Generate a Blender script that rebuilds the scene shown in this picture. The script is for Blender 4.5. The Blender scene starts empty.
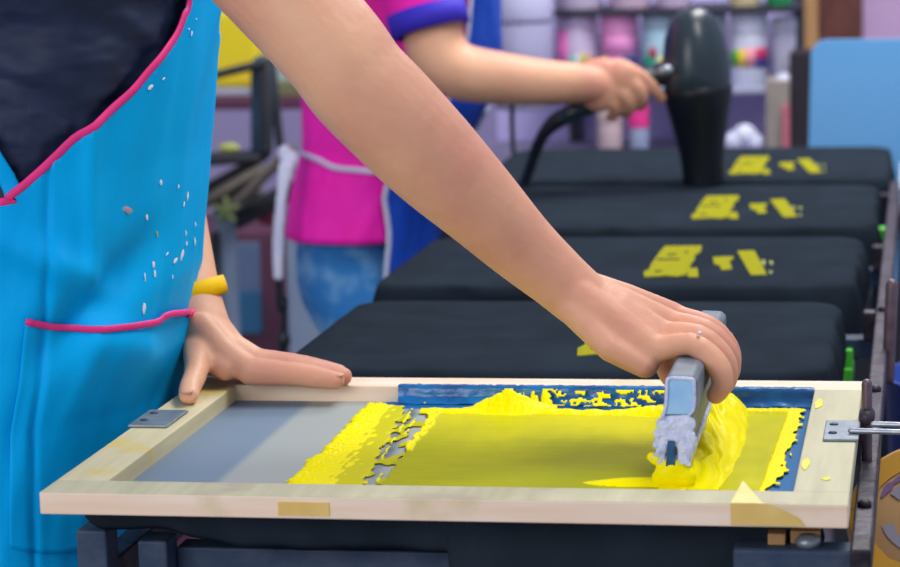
import bpy, bmesh, math, random
import numpy as np
from mathutils import Vector, Matrix, noise
random.seed(7)
C = bpy.context.scene.collection
H = 0.94                      # height of the frame's top face above the floor; code below counts z from it
FPX = 2600.0
# ------------------------------------------------------------------ camera
YAW, PITCH, ROLL = -0.18236, 0.15299, -0.02671
CAM = np.array([0.60889, -1.69487, 0.41385])
_F = np.array([math.sin(YAW)*math.cos(PITCH), math.cos(YAW)*math.cos(PITCH), -math.sin(PITCH)])
_R = np.array([math.cos(YAW), -math.sin(YAW), 0.0]); _U = np.cross(_R, _F)
R2 = _R*math.cos(ROLL)+_U*math.sin(ROLL); U2 = -_R*math.sin(ROLL)+_U*math.cos(ROLL)
cd = bpy.data.cameras.new('camera'); cam = bpy.data.objects.new('camera', cd); C.objects.link(cam)
cd.sensor_width = 36; cd.lens = FPX/900*36
m = Matrix.Identity(4)
for i in range(3):
    m[i][0] = R2[i]; m[i][1] = U2[i]; m[i][2] = -_F[i]
m[0][3], m[1][3], m[2][3] = CAM[0], CAM[1], CAM[2]+H
cam.matrix_world = m
cd.clip_start = .05; cd.clip_end = 60
cd.dof.use_dof = True; cd.dof.focus_distance = 2.0; cd.dof.aperture_fstop = 9.0
bpy.context.scene.camera = cam
# ------------------------------------------------------------------ light
sc = bpy.context.scene
sc.view_settings.view_transform = 'Standard'; sc.view_settings.look = 'None'
sc.view_settings.gamma = 1; sc.view_settings.use_curve_mapping = False
sc.view_settings.exposure = 0.0
w = bpy.data.worlds.new('world'); sc.world = w; w.use_nodes = True
bg = w.node_tree.nodes['Background']; bg.inputs[0].default_value = (.66, .72, .95, 1); bg.inputs[1].default_value = .62
def area(name, loc, target, sx, sy, power, col):
    l = bpy.data.lights.new(name, 'AREA'); l.shape = 'RECTANGLE'; l.size = sx; l.size_y = sy
    l.energy = power; l.color = col
    o = bpy.data.objects.new(name, l); C.objects.link(o)
    p = Vector(loc)+Vector((0, 0, H)); t = Vector(target)+Vector((0, 0, H))
    o.matrix_world = Matrix.Translation(p) @ (t-p).to_track_quat('-Z', 'Y').to_matrix().to_4x4()
area('window_daylight', (-1.3, -2.9, 1.15), (0, .3, .1), 2.0, 1.5, 57, (1, .97, .93))
area('ceiling_lamp_near', (.9, .6, 1.65), (.35, .4, 0), 1.3, .5, 22, (1, .97, .92))
area('ceiling_lamp_far', (.6, 2.6, 1.65), (.1, 2.7, 0), 1.5, .6, 46, (1, .97, .95))

# ------------------------------------------------------------------ pixel helpers (used to measure places from the photograph)
def P(x, y, Y):
    d = R2*(x-450)/FPX + U2*(283.5-y)/FPX + _F
    return Vector(CAM + d*(Y-CAM[1])/d[1])
def PZ(x, y, z):
    d = R2*(x-450)/FPX + U2*(283.5-y)/FPX + _F
    return Vector(CAM + d*(z-CAM[2])/d[2])
def proj(p):
    d = np.asarray(p)-CAM
    return 450+FPX*(d@R2)/(d@_F), 283.5-FPX*(d@U2)/(d@_F)
# ------------------------------------------------------------------ materials
def lin(c):
    if isinstance(c, str): c = tuple(int(c[i:i+2], 16) for i in (0, 2, 4))
    r = []
    for v in c[:3]:
        v /= 255; r.append(v/12.92 if v <= .04045 else ((v+.055)/1.055)**2.4)
    return (*r, 1)
def mat(name, c, rough=.6, metal=0, spec=.4, c2=None, scale=20, detail=4, stretch=(1, 1, 1), lo=.35, hi=.65, bump=0, bscale=None, sss=0, coat=0, trans=0, attr=None, alpha=None, ior=1.45, bdist=.002):
    m = bpy.data.materials.new(name); m.use_nodes = True
    nt = m.node_tree; N = nt.nodes; L = nt.links; b = N['Principled BSDF']
    b.inputs['Roughness'].default_value = rough; b.inputs['Metallic'].default_value = metal
    b.inputs['Specular IOR Level'].default_value = spec
    b.inputs['IOR'].default_value = ior
    if coat: b.inputs['Coat Weight'].default_value = coat; b.inputs['Coat Roughness'].default_value = .15
    if trans: b.inputs['Transmission Weight'].default_value = trans
    if alpha is not None: b.inputs['Alpha'].default_value = alpha
    if sss:
        b.inputs['Subsurface Weight'].default_value = sss; b.inputs['Subsurface Radius'].default_value = (1, .35, .2); b.inputs['Subsurface Scale'].default_value = .01
    tc = N.new('ShaderNodeTexCoord'); mp = N.new('ShaderNodeMapping'); mp.inputs['Scale'].default_value = stretch
    L.new(tc.outputs['Object'], mp.inputs['Vector'])
    if attr:
        a = N.new('ShaderNodeAttribute'); a.attribute_name = attr; L.new(a.outputs['Color'], b.inputs['Base Color'])
    else:
        n = N.new('ShaderNodeTexNoise'); n.inputs['Scale'].default_value = scale; n.inputs['Detail'].default_value = detail
        L.new(mp.outputs[0], n.inputs['Vector'])
        r = N.new('ShaderNodeValToRGB'); r.color_ramp.elements[0].position = lo; r.color_ramp.elements[1].position = hi
        r.color_ramp.elements[0].color = lin(c); 
        if c2 is None:
            k = lin(c); c2v = tuple(min(1, v*.88) for v in k[:3])+(1,)
        else: c2v = lin(c2)
        r.color_ramp.elements[1].color = c2v
        L.new(n.outputs[0], r.inputs[0]); L.new(r.outputs[0], b.inputs['Base Color'])
    if bump:
        n2 = N.new('ShaderNodeTexNoise'); n2.inputs['Scale'].default_value = bscale or scale*3; n2.inputs['Detail'].default_value = 3
        L.new(mp.outputs[0], n2.inputs['Vector'])
        bp = N.new('ShaderNodeBump'); bp.inputs['Strength'].default_value = bump; bp.inputs['Distance'].default_value = bdist
        L.new(n2.outputs[0], bp.inputs['Height']); L.new(bp.outputs[0], b.inputs['Normal'])
    return m
M = {}
M['skin'] = mat('skin', 'E6B08C', .5, c2='D4947C', scale=9, sss=.12, bump=.5, bscale=70, spec=.3)
M['nail'] = mat('nail', 'DCA68C', .6)
M['apron'] = mat('apron_cloth', '00B2F6', .55, c2='00A8EE', scale=9, bump=.15, bscale=700, spec=.2, ior=1.3)
M['piping'] = mat('pink_piping', 'F0388C', .55, c2='E22F80', scale=60)
M['navy'] = mat('navy_shirt_cloth', '1E2C4A', .6, c2='182440', scale=30, bump=.7, bscale=6, spec=.4, bdist=.04, stretch=(1, 1.2, 2.2))
M['trousers'] = mat('dark_trousers', '20242E', .8)
M['hair'] = mat('black_hair', '15110F', .5, stretch=(1, 1, .1), scale=80, bump=.5)
M['yband'] = mat('yellow_rubber', 'FFCC00', .6, c2='F8C000', spec=.2)
M['black'] = mat('black_plastic', '1A2026', .35, c2='222A31', spec=.5)
M['dryer'] = mat('dryer_plastic', '2A3A42', .3, c2='24323A', spec=.5, coat=.15)
M['nozzle'] = mat('dryer_nozzle_black', '0D141B', .4, spec=.4)
M['magenta'] = mat('magenta_shirt_cloth', 'FF22BC', .7, c2='FA1AB0', scale=12, bump=.2, bscale=300)
M['violet'] = mat('violet_hem', '3A2CC0', .7)
M['blue'] = mat('blue_apron_cloth', '0C4CC4', .65, c2='0A44B4', scale=10)
M['jeans'] = mat('blue_denim', '2E7CC0', .8, c2='7FB4DC', scale=22, lo=.45, hi=.75, bump=.3)
M['white'] = mat('white_cloth', 'D8DCF0', .7, c2='C4CAE4')
M['tee'] = mat('black_tee_cotton', '262E36', .95, c2='2B343E', scale=16, bump=.3, bscale=900, spec=.05, ior=1.2)
M['print'] = mat('yellow_print', 'A09E18', .8, c2='949214', ior=1.15, scale=160)
M['print_pale'] = mat('faded_print', '8E9640', .6)
M['platen'] = mat('platen_board', '3A4048', .7)
M['iron'] = mat('blue_black_iron', '2A3E58', .55, c2='4A5668', scale=25, lo=.4, hi=.8, bump=.6, spec=.4)
M['rail'] = mat('stained_rail_steel', '4C4650', .5, c2='241F28', scale=40, bump=.6, metal=.3)
M['pipe'] = mat('brown_grey_steel_tube', '7A6670', .4, c2='5E5058', scale=60, metal=.4)
M['steel'] = mat('bright_steel', 'B8BEC6', .35, c2='9AA2AC', scale=90, metal=.7)
M['hinge'] = mat('grey_zinc', '8E98A0', .42, c2='76828C', scale=50, metal=.5, bump=.2)
M['green'] = mat('green_plastic', '66E040', .4, c2='50C838')
M['bluebin'] = mat('blue_bin_plastic', '123C9A', .4, c2='0E3080')
M['squeegee'] = mat('grey_squeegee', '76828E', .5, c2='64707C', scale=40, bump=.3)
M['endcap'] = mat('pale_blue_end', '8CC0EC', .3, c2='A8CDEE', scale=50, bump=.3)
M['pwhite'] = mat('white_dried_paint_and_glint', 'D4DAF2', .35, c2='B4BEE4', scale=120, lo=.4, hi=.7, bump=1, bscale=300)
M['blade'] = mat('dark_blue_blade', '1E4468', .4, c2='2A5C86', scale=150)
M['blueink'] = mat('blue_paint', '1074B8', .25, c2='0A5494', scale=45, lo=.4, hi=.62, bump=.4, bscale=150, stretch=(.6, 1, 1.5), spec=.6)
M['cream'] = mat('cream_masking_tape', 'F2E49A', .6, c2='EAD67E', scale=40)
M['tapey'] = mat('yellow_masking_tape', 'E8C878', .6, c2='E0BC68', scale=40)
def wood(name, ca, cb, cc, ax=0):
    m = bpy.data.materials.new(name); m.use_nodes = True; nt = m.node_tree; N = nt.nodes; L = nt.links; b = N['Principled BSDF']
    b.inputs['Roughness'].default_value = .6; b.inputs['Specular IOR Level'].default_value = .3
    tc = N.new('ShaderNodeTexCoord'); mp = N.new('ShaderNodeMapping')
    s = [60, 60, 60]; s[ax] = 5; mp.inputs['Scale'].default_value = s
    L.new(tc.outputs['Object'], mp.inputs[0])
    n = N.new('ShaderNodeTexNoise'); n.inputs['Scale'].default_value = 1.6; n.inputs['Detail'].default_value = 5; L.new(mp.outputs[0], n.inputs['Vector'])
    r = N.new('ShaderNodeValToRGB'); e = r.color_ramp.elements; e[0].position = .3; e[0].color = lin(ca); e[1].position = .72; e[1].color = lin(cb)
    L.new(n.outputs[0], r.inputs[0])
    n2 = N.new('ShaderNodeTexNoise'); n2.inputs['Scale'].default_value = 16; n2.inputs['Detail'].default_value = 5; L.new(tc.outputs['Object'], n2.inputs['Vector'])
    r2 = N.new('ShaderNodeValToRGB'); r2.color_ramp.elements[0].position = .56; r2.color_ramp.elements[0].color = (0, 0, 0, 1); r2.color_ramp.elements[1].position = .68
    L.new(n2.outputs[0], r2.inputs[0])
    mx = N.new('ShaderNodeMix'); mx.data_type = 'RGBA'; mx.inputs[7].default_value = lin(cc)
    L.new(r2.outputs[0], mx.inputs[0]); L.new(r.outputs[0], mx.inputs[6]); L.new(mx.outputs[2], b.inputs['Base Color'])
    bp = N.new('ShaderNodeBump'); bp.inputs['Strength'].default_value = .35; bp.inputs['Distance'].default_value = .001
    L.new(n.outputs[0], bp.inputs['Height']); L.new(bp.outputs[0], b.inputs['Normal'])
    return m
M['wood_x'] = wood('pale_pine_along', 'FAE6D0', 'F0D2B4', 'E0CDA4', 0)
M['wood_y'] = wood('pale_pine_stained', 'DAD0A8', 'C8BC92', 'D8C060', 1)
M['wood_g'] = wood('pale_pine_green_haze', 'C8C4A2', 'B8B492', 'B8AC94', 1)
M['wood_b'] = mat('brown_wood', '6E4238', .6, c2='52302C', scale=8, stretch=(6, 6, 1))
M['wood_t'] = mat('tan_wood', 'C49A68', .6, c2='AE8454', scale=8)

# ------------------------------------------------------------------ mesh helpers
WL = {}
def obj(name, bm, mt, parent=None, smooth=True, bevel=0, subsurf=0, mods=None, label=None, autosmooth=None):
    me = bpy.data.meshes.new(name)
    bmesh.ops.recalc_face_normals(bm, faces=bm.faces)
    bm.to_mesh(me); bm.free()
    off = WL[parent.name] if parent else None
    if parent is None:
        cs = np.array([v.co[:] for v in me.vertices]); lo = cs.min(0); hi = cs.max(0)
        org = Vector(((lo[0]+hi[0])/2, (lo[1]+hi[1])/2, lo[2]))
    else: org = off
    me.transform(Matrix.Translation(-org))
    for mm in (mt if isinstance(mt, list) else [mt]): me.materials.append(mm)
    o = bpy.data.objects.new(name, me); C.objects.link(o)
    if parent:
        o.parent = parent; WL[o.name] = org
    else:
        o.location = org+Vector((0, 0, H)); WL[o.name] = org
    if smooth: me.polygons.foreach_set('use_smooth', [True]*len(me.polygons))
    if bevel:
        b = o.modifiers.new('bevel', 'BEVEL'); b.width = bevel; b.segments = 3; b.limit_method = 'ANGLE'; b.angle_limit = math.radians(40); b.harden_normals = False
    if subsurf:
        s = o.modifiers.new('sub', 'SUBSURF'); s.levels = subsurf; s.render_levels = subsurf
    if label: o['label'] = label
    return o
def thing(name, label, cat, loc, group=None):
    o = bpy.data.objects.new(name, None); C.objects.link(o); o.empty_display_size = .05
    o.location = Vector(loc)+Vector((0, 0, H)); WL[o.name] = Vector(loc)
    o['label'] = label; o['category'] = cat
    if group: o['group'] = group
    return o
def tag(o, label, cat, group=None, kind=None):
    o['label'] = label; o['category'] = cat
    if group: o['group'] = group
    if kind: o['kind'] = kind
    return o
def box(bm, x0, x1, y0, y1, z0, z1, rot=None, piv=None):
    vs = [bm.verts.new((x, y, z)) for x in (x0, x1) for y in (y0, y1) for z in (z0, z1)]
    for f in ((0, 1, 3, 2), (4, 6, 7, 5), (0, 4, 5, 1), (2, 3, 7, 6), (0, 2, 6, 4), (1, 5, 7, 3)): bm.faces.new([vs[i] for i in f])
    if rot is not None:
        pv = Vector(piv) if piv else Vector(((x0+x1)/2, (y0+y1)/2, (z0+z1)/2))
        for v in vs: v.co = pv + rot @ (v.co-pv)
    return vs
def loft(bm, pts, ref=(0, 0, 1), n=20, dome=True, closed=False):
    """pts: (x,y,z, ra, rb): ra along ref x tangent, rb along the other"""
    rows = []; K = len(pts); ref = Vector(ref)
    cs = [Vector(p[:3]) for p in pts]
    prevs = None; frames = []
    for i in range(K):
        t = (cs[min(i+1, K-1)]-cs[max(i-1, 0)]).normalized()
        s = t.cross(ref) if prevs is None else prevs - t*prevs.dot(t)
        if s.length < 1e-5: s = t.cross(Vector((1, 0, 0)))
        s.normalize(); o_ = s.cross(t).normalized(); prevs = s; frames.append((t, s, o_))
    def ring(c, s, o_, ra, rb): return [bm.verts.new(c+s*ra*math.cos(2*math.pi*k/n)+o_*rb*math.sin(2*math.pi*k/n)) for k in range(n)]
    def cap(i, sg):
        c = cs[i]; t, s, o_ = frames[i]; ra, rb = pts[i][3:5]; r = min(ra, rb); out = []
        for a in (70, 45, 20): out.append(ring(c+t*sg*r*math.cos(math.radians(a)), s, o_, ra*math.sin(math.radians(a)), rb*math.sin(math.radians(a))))
        return out
    if dome: rows += cap(0, -1)[::-1]
    for i in range(K): rows.append(ring(cs[i], frames[i][1], frames[i][2], pts[i][3], pts[i][4]))
    if dome: rows += cap(K-1, 1)
    for a, b in zip(rows, rows[1:]):
        for k in range(n): bm.faces.new((a[k], a[(k+1) % n], b[(k+1) % n], b[k]))
    if not closed:
        bm.faces.new(rows[0][::-1]); bm.faces.new(rows[-1])
def smoothpath(pts, k=4):
    """Catmull-Rom through tuples"""
    pts = [np.array(p, float) for p in pts]; out = []
    for i in range(len(pts)-1):
        p0 = pts[max(i-1, 0)]; p1 = pts[i]; p2 = pts[i+1]; p3 = pts[min(i+2, len(pts)-1)]
        for j in range(k):
            t = j/k
            out.append(.5*((2*p1)+(-p0+p2)*t+(2*p0-5*p1+4*p2-p3)*t*t+(-p0+3*p1-3*p2+p3)*t**3))
    out.append(pts[-1]); return [tuple(p) for p in out]
def tube(bm, pts, r, n=10, k=4):
    loft(bm, smoothpath([(*p[:3], r, r) for p in pts], k), n=n)
def ell(bm, c, r, rot=None):
    res = bmesh.ops.create_uvsphere(bm, u_segments=20, v_segments=12, radius=1)
    Mx = Matrix.Translation(c) @ (rot.to_matrix().to_4x4() if rot else Matrix.Identity(4)) @ Matrix.Diagonal((*r, 1))
    bmesh.ops.transform(bm, matrix=Mx, verts=res['verts'])
def lathe(bm, prof, base, axis=(0, 0, 1), n=32):
    """prof: (r,h) list"""
    ax = Vector(axis).normalized(); s = ax.cross(Vector((0, 1, 0.01))).normalized(); o_ = ax.cross(s); base = Vector(base)
    rows = [[bm.verts.new(base+ax*h+(s*math.cos(2*math.pi*k/n)+o_*math.sin(2*math.pi*k/n))*max(r, 1e-4)) for k in range(n)] for r, h in prof]
    for a, b in zip(rows, rows[1:]):
        for k in range(n): bm.faces.new((a[k], a[(k+1) % n], b[(k+1) % n], b[k]))
    bm.faces.new(rows[0][::-1]); bm.faces.new(rows[-1])
def slab(bm, poly, z0, z1):
    a = [bm.verts.new((x, y, z0)) for x, y in poly]; b = [bm.verts.new((x, y, z1)) for x, y in poly]; n = len(poly)
    bm.faces.new(a[::-1]); bm.faces.new(b)
    for i in range(n): bm.faces.new((a[i], a[(i+1) % n], b[(i+1) % n], b[i]))
def nz(x, y=0, z=0): return noise.noise(Vector((x, y, z)))
def B(): return bmesh.new()
def remesh(o, vox, it=4, fac=.5):
    r = o.modifiers.new('remesh', 'REMESH'); r.mode = 'VOXEL'; r.voxel_size = vox; r.use_smooth_shade = True
    s = o.modifiers.new('smooth', 'SMOOTH'); s.iterations = it; s.factor = fac
    return o

# ------------------------------------------------------------------ setting
bm = B(); box(bm, -2.6, 3.2, -3.2, 4.9, -.96, -.94)
f = obj('floor', bm, mat('grey_concrete', '7C7880', .7, c2='66646C', scale=3), smooth=False); f['kind'] = 'structure'
bm = B(); box(bm, -2.6, 3.2, 4.9, 5.0, -.94, 2.0)
f = obj('wall_back', bm, mat('lavender_wall', 'A89EC6', .8, c2='9E96C0', scale=2), smooth=False); f['kind'] = 'structure'
bm = B(); box(bm, -2.7, -2.6, -3.2, 5.0, -.94, 2.0)
f = obj('wall_left', bm, mat('pale_wall', 'B8B4C8', .8, scale=2), smooth=False); f['kind'] = 'structure'

# ------------------------------------------------------------------ screen frame
FW, FD, RW, TH = .56, .43, .038, .016
ZM = -.0135
fr = thing('screen_frame', 'wooden silk-screen printing frame with stretched mesh lying on the nearest platen', 'screen frame', (FW/2, FD/2, -TH))
def rail_(x0, x1, y0, y1, mt, lab=None, mit=None):
    bm = B()
    if mit: slab(bm, mit, -TH, 0)
    else: box(bm, x0, x1, y0, y1, -TH, 0)
    o = obj('rail', bm, [mt, M['wood_g']] if lab and 'front' in lab else mt, fr, smooth=False, bevel=.0012, label=lab)
    if lab and 'front' in lab:
        for p in o.data.polygons:
            if p.normal.z > .9: p.material_index = 1
    return o
rail_(0, FW, 0, RW, M['wood_x'], 'pale front rail with ink haze on its top face')
rail_(0, FW, FD-RW, FD, M['wood_x'])
rail_(0, RW, RW, FD-RW, M['wood_y'], 'left rail with yellowed glue stain')
rail_(FW-RW, FW, RW, FD-RW, M['wood_g'], 'right rail dusted with grey-green ink haze')
# mesh : darker left zone, paler right zone and blue edges in vertex colour
mm = bpy.data.materials.new('screen_mesh'); mm.use_nodes = True; nt = mm.node_tree; N = nt.nodes; L = nt.links; b = N['Principled BSDF']
b.inputs['Roughness'].default_value = .5; b.inputs['Specular IOR Level'].default_value = .25; b.inputs['IOR'].default_value = 1.25
a = N.new('ShaderNodeAttribute'); a.attribute_name = 'Col'; L.new(a.outputs['Color'], b.inputs['Base Color'])
bm = B(); nx, ny = 240, 120
def smst(a, b, x):
    t = max(0, min(1, (x-a)/(b-a))); return t*t*(3-2*t)
def mixc(a, b, t): return tuple(a[i]*(1-t)+b[i]*t for i in range(3))
col = bm.verts.layers.float_color.new('Col')
GA, GB, GO = lin('7C8EA0')[:3], lin('A6ACA8')[:3], lin('A6A21E')[:3]
BK = lin('1464A0')[:3]
V = []
for j in range(ny+1):
    for i in range(nx+1):
        x = RW-.004+(FW-2*RW+.008)*i/nx; y = RW-.004+(FD-2*RW+.008)*j/ny
        v = bm.verts.new((x, y, ZM)); 
        c = mixc(GA, GB, smst(-.004, .006, x-(.102+.0*(y))+ .0*nz(x*40, y*40)))
        bl = max(smst(0, .003, x-(.5015+.010*smst(.1, .3, y)+.004*nz(x*90, y*60))), smst(0, .004, y-.362)*smst(.165, .17, x))
        st = math.exp(-((x-(.2145-.018*(y-.1)/.26)-.003*nz(x*40, y*40))/.0045)**2)*(.5+.5*nz(x*60, y*25, 3))*smst(.08, .14, y)
        c = mixc(c, lin('3E5A78')[:3], max(0, min(.8, st*1.3)))
        c = mixc(c, BK, bl)
        v[col] = (*c, 1); V.append(v)
for j in range(ny):
    for i in range(nx): bm.faces.new((V[j*(nx+1)+i], V[j*(nx+1)+i+1], V[(j+1)*(nx+1)+i+1], V[(j+1)*(nx+1)+i]))
obj('mesh_fabric', bm, mm, fr)
# blue tape strip on the back rail's inner face
bm = B(); y0 = FD-RW
pr_ = [(y0-.010, ZM+.0006), (y0-.0055, ZM+.002), (y0-.003, ZM+.005), (y0-.002, -.006), (y0-.0022, -.002), (y0-.0005, .0008), (y0+.004, .0012), (y0+.004, .0001)]
rows = []
for i in range(121):
    x = .178+(.522-.178)*i/120
    rows.append([bm.verts.new((x, y+.0012*nz(x*120, k*.7), z+(.0012*nz(x*70, k*.9, 3) if k < 5 else 0)+ (.001*nz(x*300, 5) if k > 5 else 0))) for k, (y, z) in enumerate(pr_)])
for a_, b_ in zip(rows, rows[1:]):
    for k in range(len(pr_)-1): bm.faces.new((a_[k], a_[k+1], b_[k+1], b_[k]))
obj('blue_tape', bm, M['blueink'], fr, label='glossy dark blue ink-covered strip along the back rail')
# paper masking tape folded over front rail
bm = B(); q = [PZ(736, 475, .0006), PZ(776, 500, .0006), PZ(736, 502, .0006)]
vs = [bm.verts.new(p) for p in ((.4865, .062, .0012), (.5035, .0005, .0009), (.508, -.0009, .0006), (.4825, -.0009, .0006))]
bm.faces.new(vs)
o = obj('masking_tape', bm, M['cream'], fr, smooth=False, label='torn cream tape corner on top of the front rail'); s_ = o.modifiers.new('s', 'SOLIDIFY'); s_.thickness = .0004
bm = B()
vs2 = [bm.verts.new(p) for p in ((.4825, -.0009, .0006), (.508, -.0009, .0006), (.527, -.0009, -.009), (.532, -.0009, -.0145), (.4825, -.0009, -.0145))]
bm.faces.new(vs2)
o = obj('masking_tape', bm, M['tapey'], fr, smooth=False, label='yellowish tape folded down the face of the front rail')
s_ = o.modifiers.new('s', 'SOLIDIFY'); s_.thickness = .0004
bm = B(); box(bm, .172, .208, -.0008, 0, -.0135, -.004); obj('masking_tape', bm, M['tapey'], fr, smooth=False, label='flat yellow tape patch on the front rail')
for cx_, cy_, rx_, ry_ in ((.5275, .335, .004, .022), (.543, .075, .004, .006), (.527, .12, .003, .02)):
    bm = B(); slab(bm, [(cx_+rx_*math.cos(k*math.pi/6)*random.uniform(.6, 1.1), cy_+ry_*math.sin(k*math.pi/6)*random.uniform(.7, 1.1)) for k in range(12)], .0001, .0006)
    obj('ink_spot', bm, mat('thin_yellow_ink', 'E6E03C', .5), fr, smooth=False, label='thin yellow ink spot on the right rail')
# hinge plates
def hinge(x0, x1, y0, y1):
    bm = B(); slab(bm, [(x0, y0), (x1, y0), (x1, y1), (x0, y1)], .0002, .0024)
    h = obj('hinge_plate', bm, M['hinge'], fr, smooth=False, bevel=.0008)
    for sx, sy in ((.25, .3), (.25, .75)):
        bm = B(); lathe(bm, [(.0032, 0), (.0032, .0008), (.002, .0014)], (x0+(x1-x0)*sx, y0+(y1-y0)*sy, .0023), n=14); obj('screw', bm, M['iron'], h)
hinge(.536, .562, .195, .262)
hinge(-.002, .03, .215, .275)

# ------------------------------------------------------------------ ink
def inkfield(X, Y):
    """height above mesh and brightness 0..1; None if bare"""
    n1 = nz(X*260, Y*70, 1); n2 = nz(X*80, Y*30, 4); n3 = nz(X*600, Y*240, 9)
    h = -1; br = 0
    n4 = nz(X*45, Y*420, 12)
    if Y < .068: return None
    t = (Y-.1)/.26
    # left streak
    le = .157+.004*n2+.004*n4+.003*nz(7, Y*160); re = .212-.022*t+.003*n1+.004*nz(3, Y*60)
    if le < X < re and Y < .368+.005*nz(X*150, 2):
        e = min(1, (X-le)/.004, (re-X)/.002); u = (X-le)/(re-le)
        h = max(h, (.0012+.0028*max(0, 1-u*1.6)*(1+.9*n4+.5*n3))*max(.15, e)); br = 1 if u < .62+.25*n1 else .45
    # main field
    ml = .225-.012*t+.004*n2+.003*n1
    if ml < X < .445 and .07 < Y < .345+.004*nz(X*60, 1):
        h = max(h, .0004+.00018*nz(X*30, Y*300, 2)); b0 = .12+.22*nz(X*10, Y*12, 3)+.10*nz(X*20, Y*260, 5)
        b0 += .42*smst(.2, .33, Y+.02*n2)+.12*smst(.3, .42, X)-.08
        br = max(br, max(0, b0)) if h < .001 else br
        if X < ml+.006+.004*n1 and Y > .2: h = .0022+.001*n3; br = 1
    # diagonal scrape lines in the gap
    for k, (xa, xb) in enumerate(((.214, .196), (.2205, .203))):
        xc = xa+(xb-xa)*t+.001*nz(k*9, Y*90)
        if abs(X-xc) < .0010+.0012*n1+.0012*n4 and nz(X*20, Y*25, 40+k) > -.05: h = max(h, .0012); br = 1
    if re-.002 < X < ml+.004 and h < 0 and Y < .34 and nz(X*90, Y*45, 50) > .12: h = .0004; br = .25
    # back ridge
    yc = .349+.003*nz(X*40, 6)
    w_ = .009+.003*n2
    if .205 < X < .44 and abs(Y-yc) < w_:
        g = 1-((Y-yc)/w_)**2; h = max(h, .0006+.0022*g*(1+.5*n2+.25*n3)); br = max(br, .95)
    # mound
    d = math.hypot((X-.276)/(.040+.006*n2), (Y-.362)/.026)
    if d < 1: h = max(h, .017*(1-d)**1.15*(1+.1*n3)+.002*n1*(1-d)); br = 1
    d = math.hypot((X-.405)/.045, (Y-.352)/.016)
    if d < 1: h = max(h, .006*(1-d*d)*(1+.2*n1)); br = 1
    # front ridge by the squeegee
    d = math.hypot((X-.415)/.045, (Y-.105)/.012)
    if d < 1: h = max(h, .0045*(1-d*d)); br = 1
    # wave of ink pushed ahead of the squeegee
    rr = .468+.007*math.sin((Y-.1)/.28*math.pi)+.0015*n2
    if .425 < X < rr and .07 < Y < .378:
        u = (X-.425)/(rr-.425); v_ = (Y-.096)/.289
        prof = math.sin(min(1, (1-u)*1.45)*math.pi/2)**.7*1*min(1, (1-v_)/.08+.1)
        dd = math.hypot((X-.425)*3.4, Y-.13)
        g = .009+.013*smst(.15, .33, Y)
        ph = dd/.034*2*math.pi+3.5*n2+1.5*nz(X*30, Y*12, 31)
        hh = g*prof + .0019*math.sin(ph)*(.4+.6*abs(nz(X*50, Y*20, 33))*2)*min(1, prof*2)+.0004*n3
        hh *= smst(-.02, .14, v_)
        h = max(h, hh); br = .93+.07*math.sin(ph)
    # right film
    if .455 < X < .50+.004*t and .07 < Y < .36:
        if h < 0: h = .0004; br = .3+.15*n2
    # right band
    rl = .4965+.006*t+.001*n1; re2 = .509+.006*t+.006*n1+.004*n2
    if Y < .15: re2 -= .007*(1-(Y-.09)/.06)
    if rl < X < re2 and .07 < Y < .366: h = max(h, .0012+.0008*abs(n3)); br = 1
    if .45 < X < .515 and abs(Y-.362-.003*n2) < .006: h = max(h, .002+.0008*n3); br = .9
    # splatter on the back strip
    if .265 < X < .43 and .366 < Y < .388 and nz(X*110, Y*190, 20)+.5*nz(X*330, Y*300, 8)+.12 > abs((X-.35)/.085)*.3+.05: h = max(h, .0030+.0095*max(0, (Y-.372)/.016)); br = 1
    if h <= 0: return None
    return h, br
bm = B(); col = bm.verts.layers.float_color.new('Col'); nx, ny = 430, 230
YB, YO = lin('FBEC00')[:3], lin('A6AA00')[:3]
grid = {}
for j in range(ny+1):
    for i in range(nx+1):
        x = .15+(.5215-.15)*i/nx; y = .066+(.3905-.066)*j/ny
        r = inkfield(x, y)
        if r is None: continue
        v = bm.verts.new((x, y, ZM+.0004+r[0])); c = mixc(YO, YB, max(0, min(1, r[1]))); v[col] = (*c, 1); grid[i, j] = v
for (i, j), v in list(grid.items()):
    q = [grid.get((i+a_, j+b_)) for a_, b_ in ((0, 0), (1, 0), (1, 1), (0, 1))]
    if all(q): bm.faces.new(q)
bmesh.ops.delete(bm, geom=[v for v in bm.verts if not v.link_faces], context='VERTS')
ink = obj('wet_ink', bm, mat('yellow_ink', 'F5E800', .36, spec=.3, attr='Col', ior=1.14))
s_ = ink.modifiers.new('s', 'SOLIDIFY'); s_.thickness = .0006; s_.offset = 1
tag(ink, 'bright yellow screen-printing ink smeared and heaped on the mesh', 'ink', kind='stuff')

# ------------------------------------------------------------------ squeegee
sq = thing('squeegee', 'grey ink-crusted screen-printing squeegee gripped by the hand with its end facing us', 'squeegee', (.437, .22, -.012))
def prof_px(px, Y0):   # outline of the end face, measured at depth Y0
    return [(P(x, y, Y0).x, P(x, y, Y0).z) for x, y in px]
def extr(bm, prof, y0, y1):
    a_ = [bm.verts.new((x, y0, z)) for x, z in prof]; b_ = [bm.verts.new((x, y1, z)) for x, z in prof]; n = len(prof)
    bm.faces.new(a_); bm.faces.new(b_[::-1])
    for i in range(n): bm.faces.new((a_[i], b_[i], b_[(i+1) % n], a_[(i+1) % n]))
body = prof_px([(665, 381), (669, 375), (692, 376), (697, 381), (697, 408), (692, 418), (690, 440), (688, 456), (658, 456), (660, 440), (660, 420), (663, 412)], .1)
bm = B(); extr(bm, body, .1, .378); obj('handle', bm, M['squeegee'], sq, smooth=False, bevel=.0018)
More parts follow.
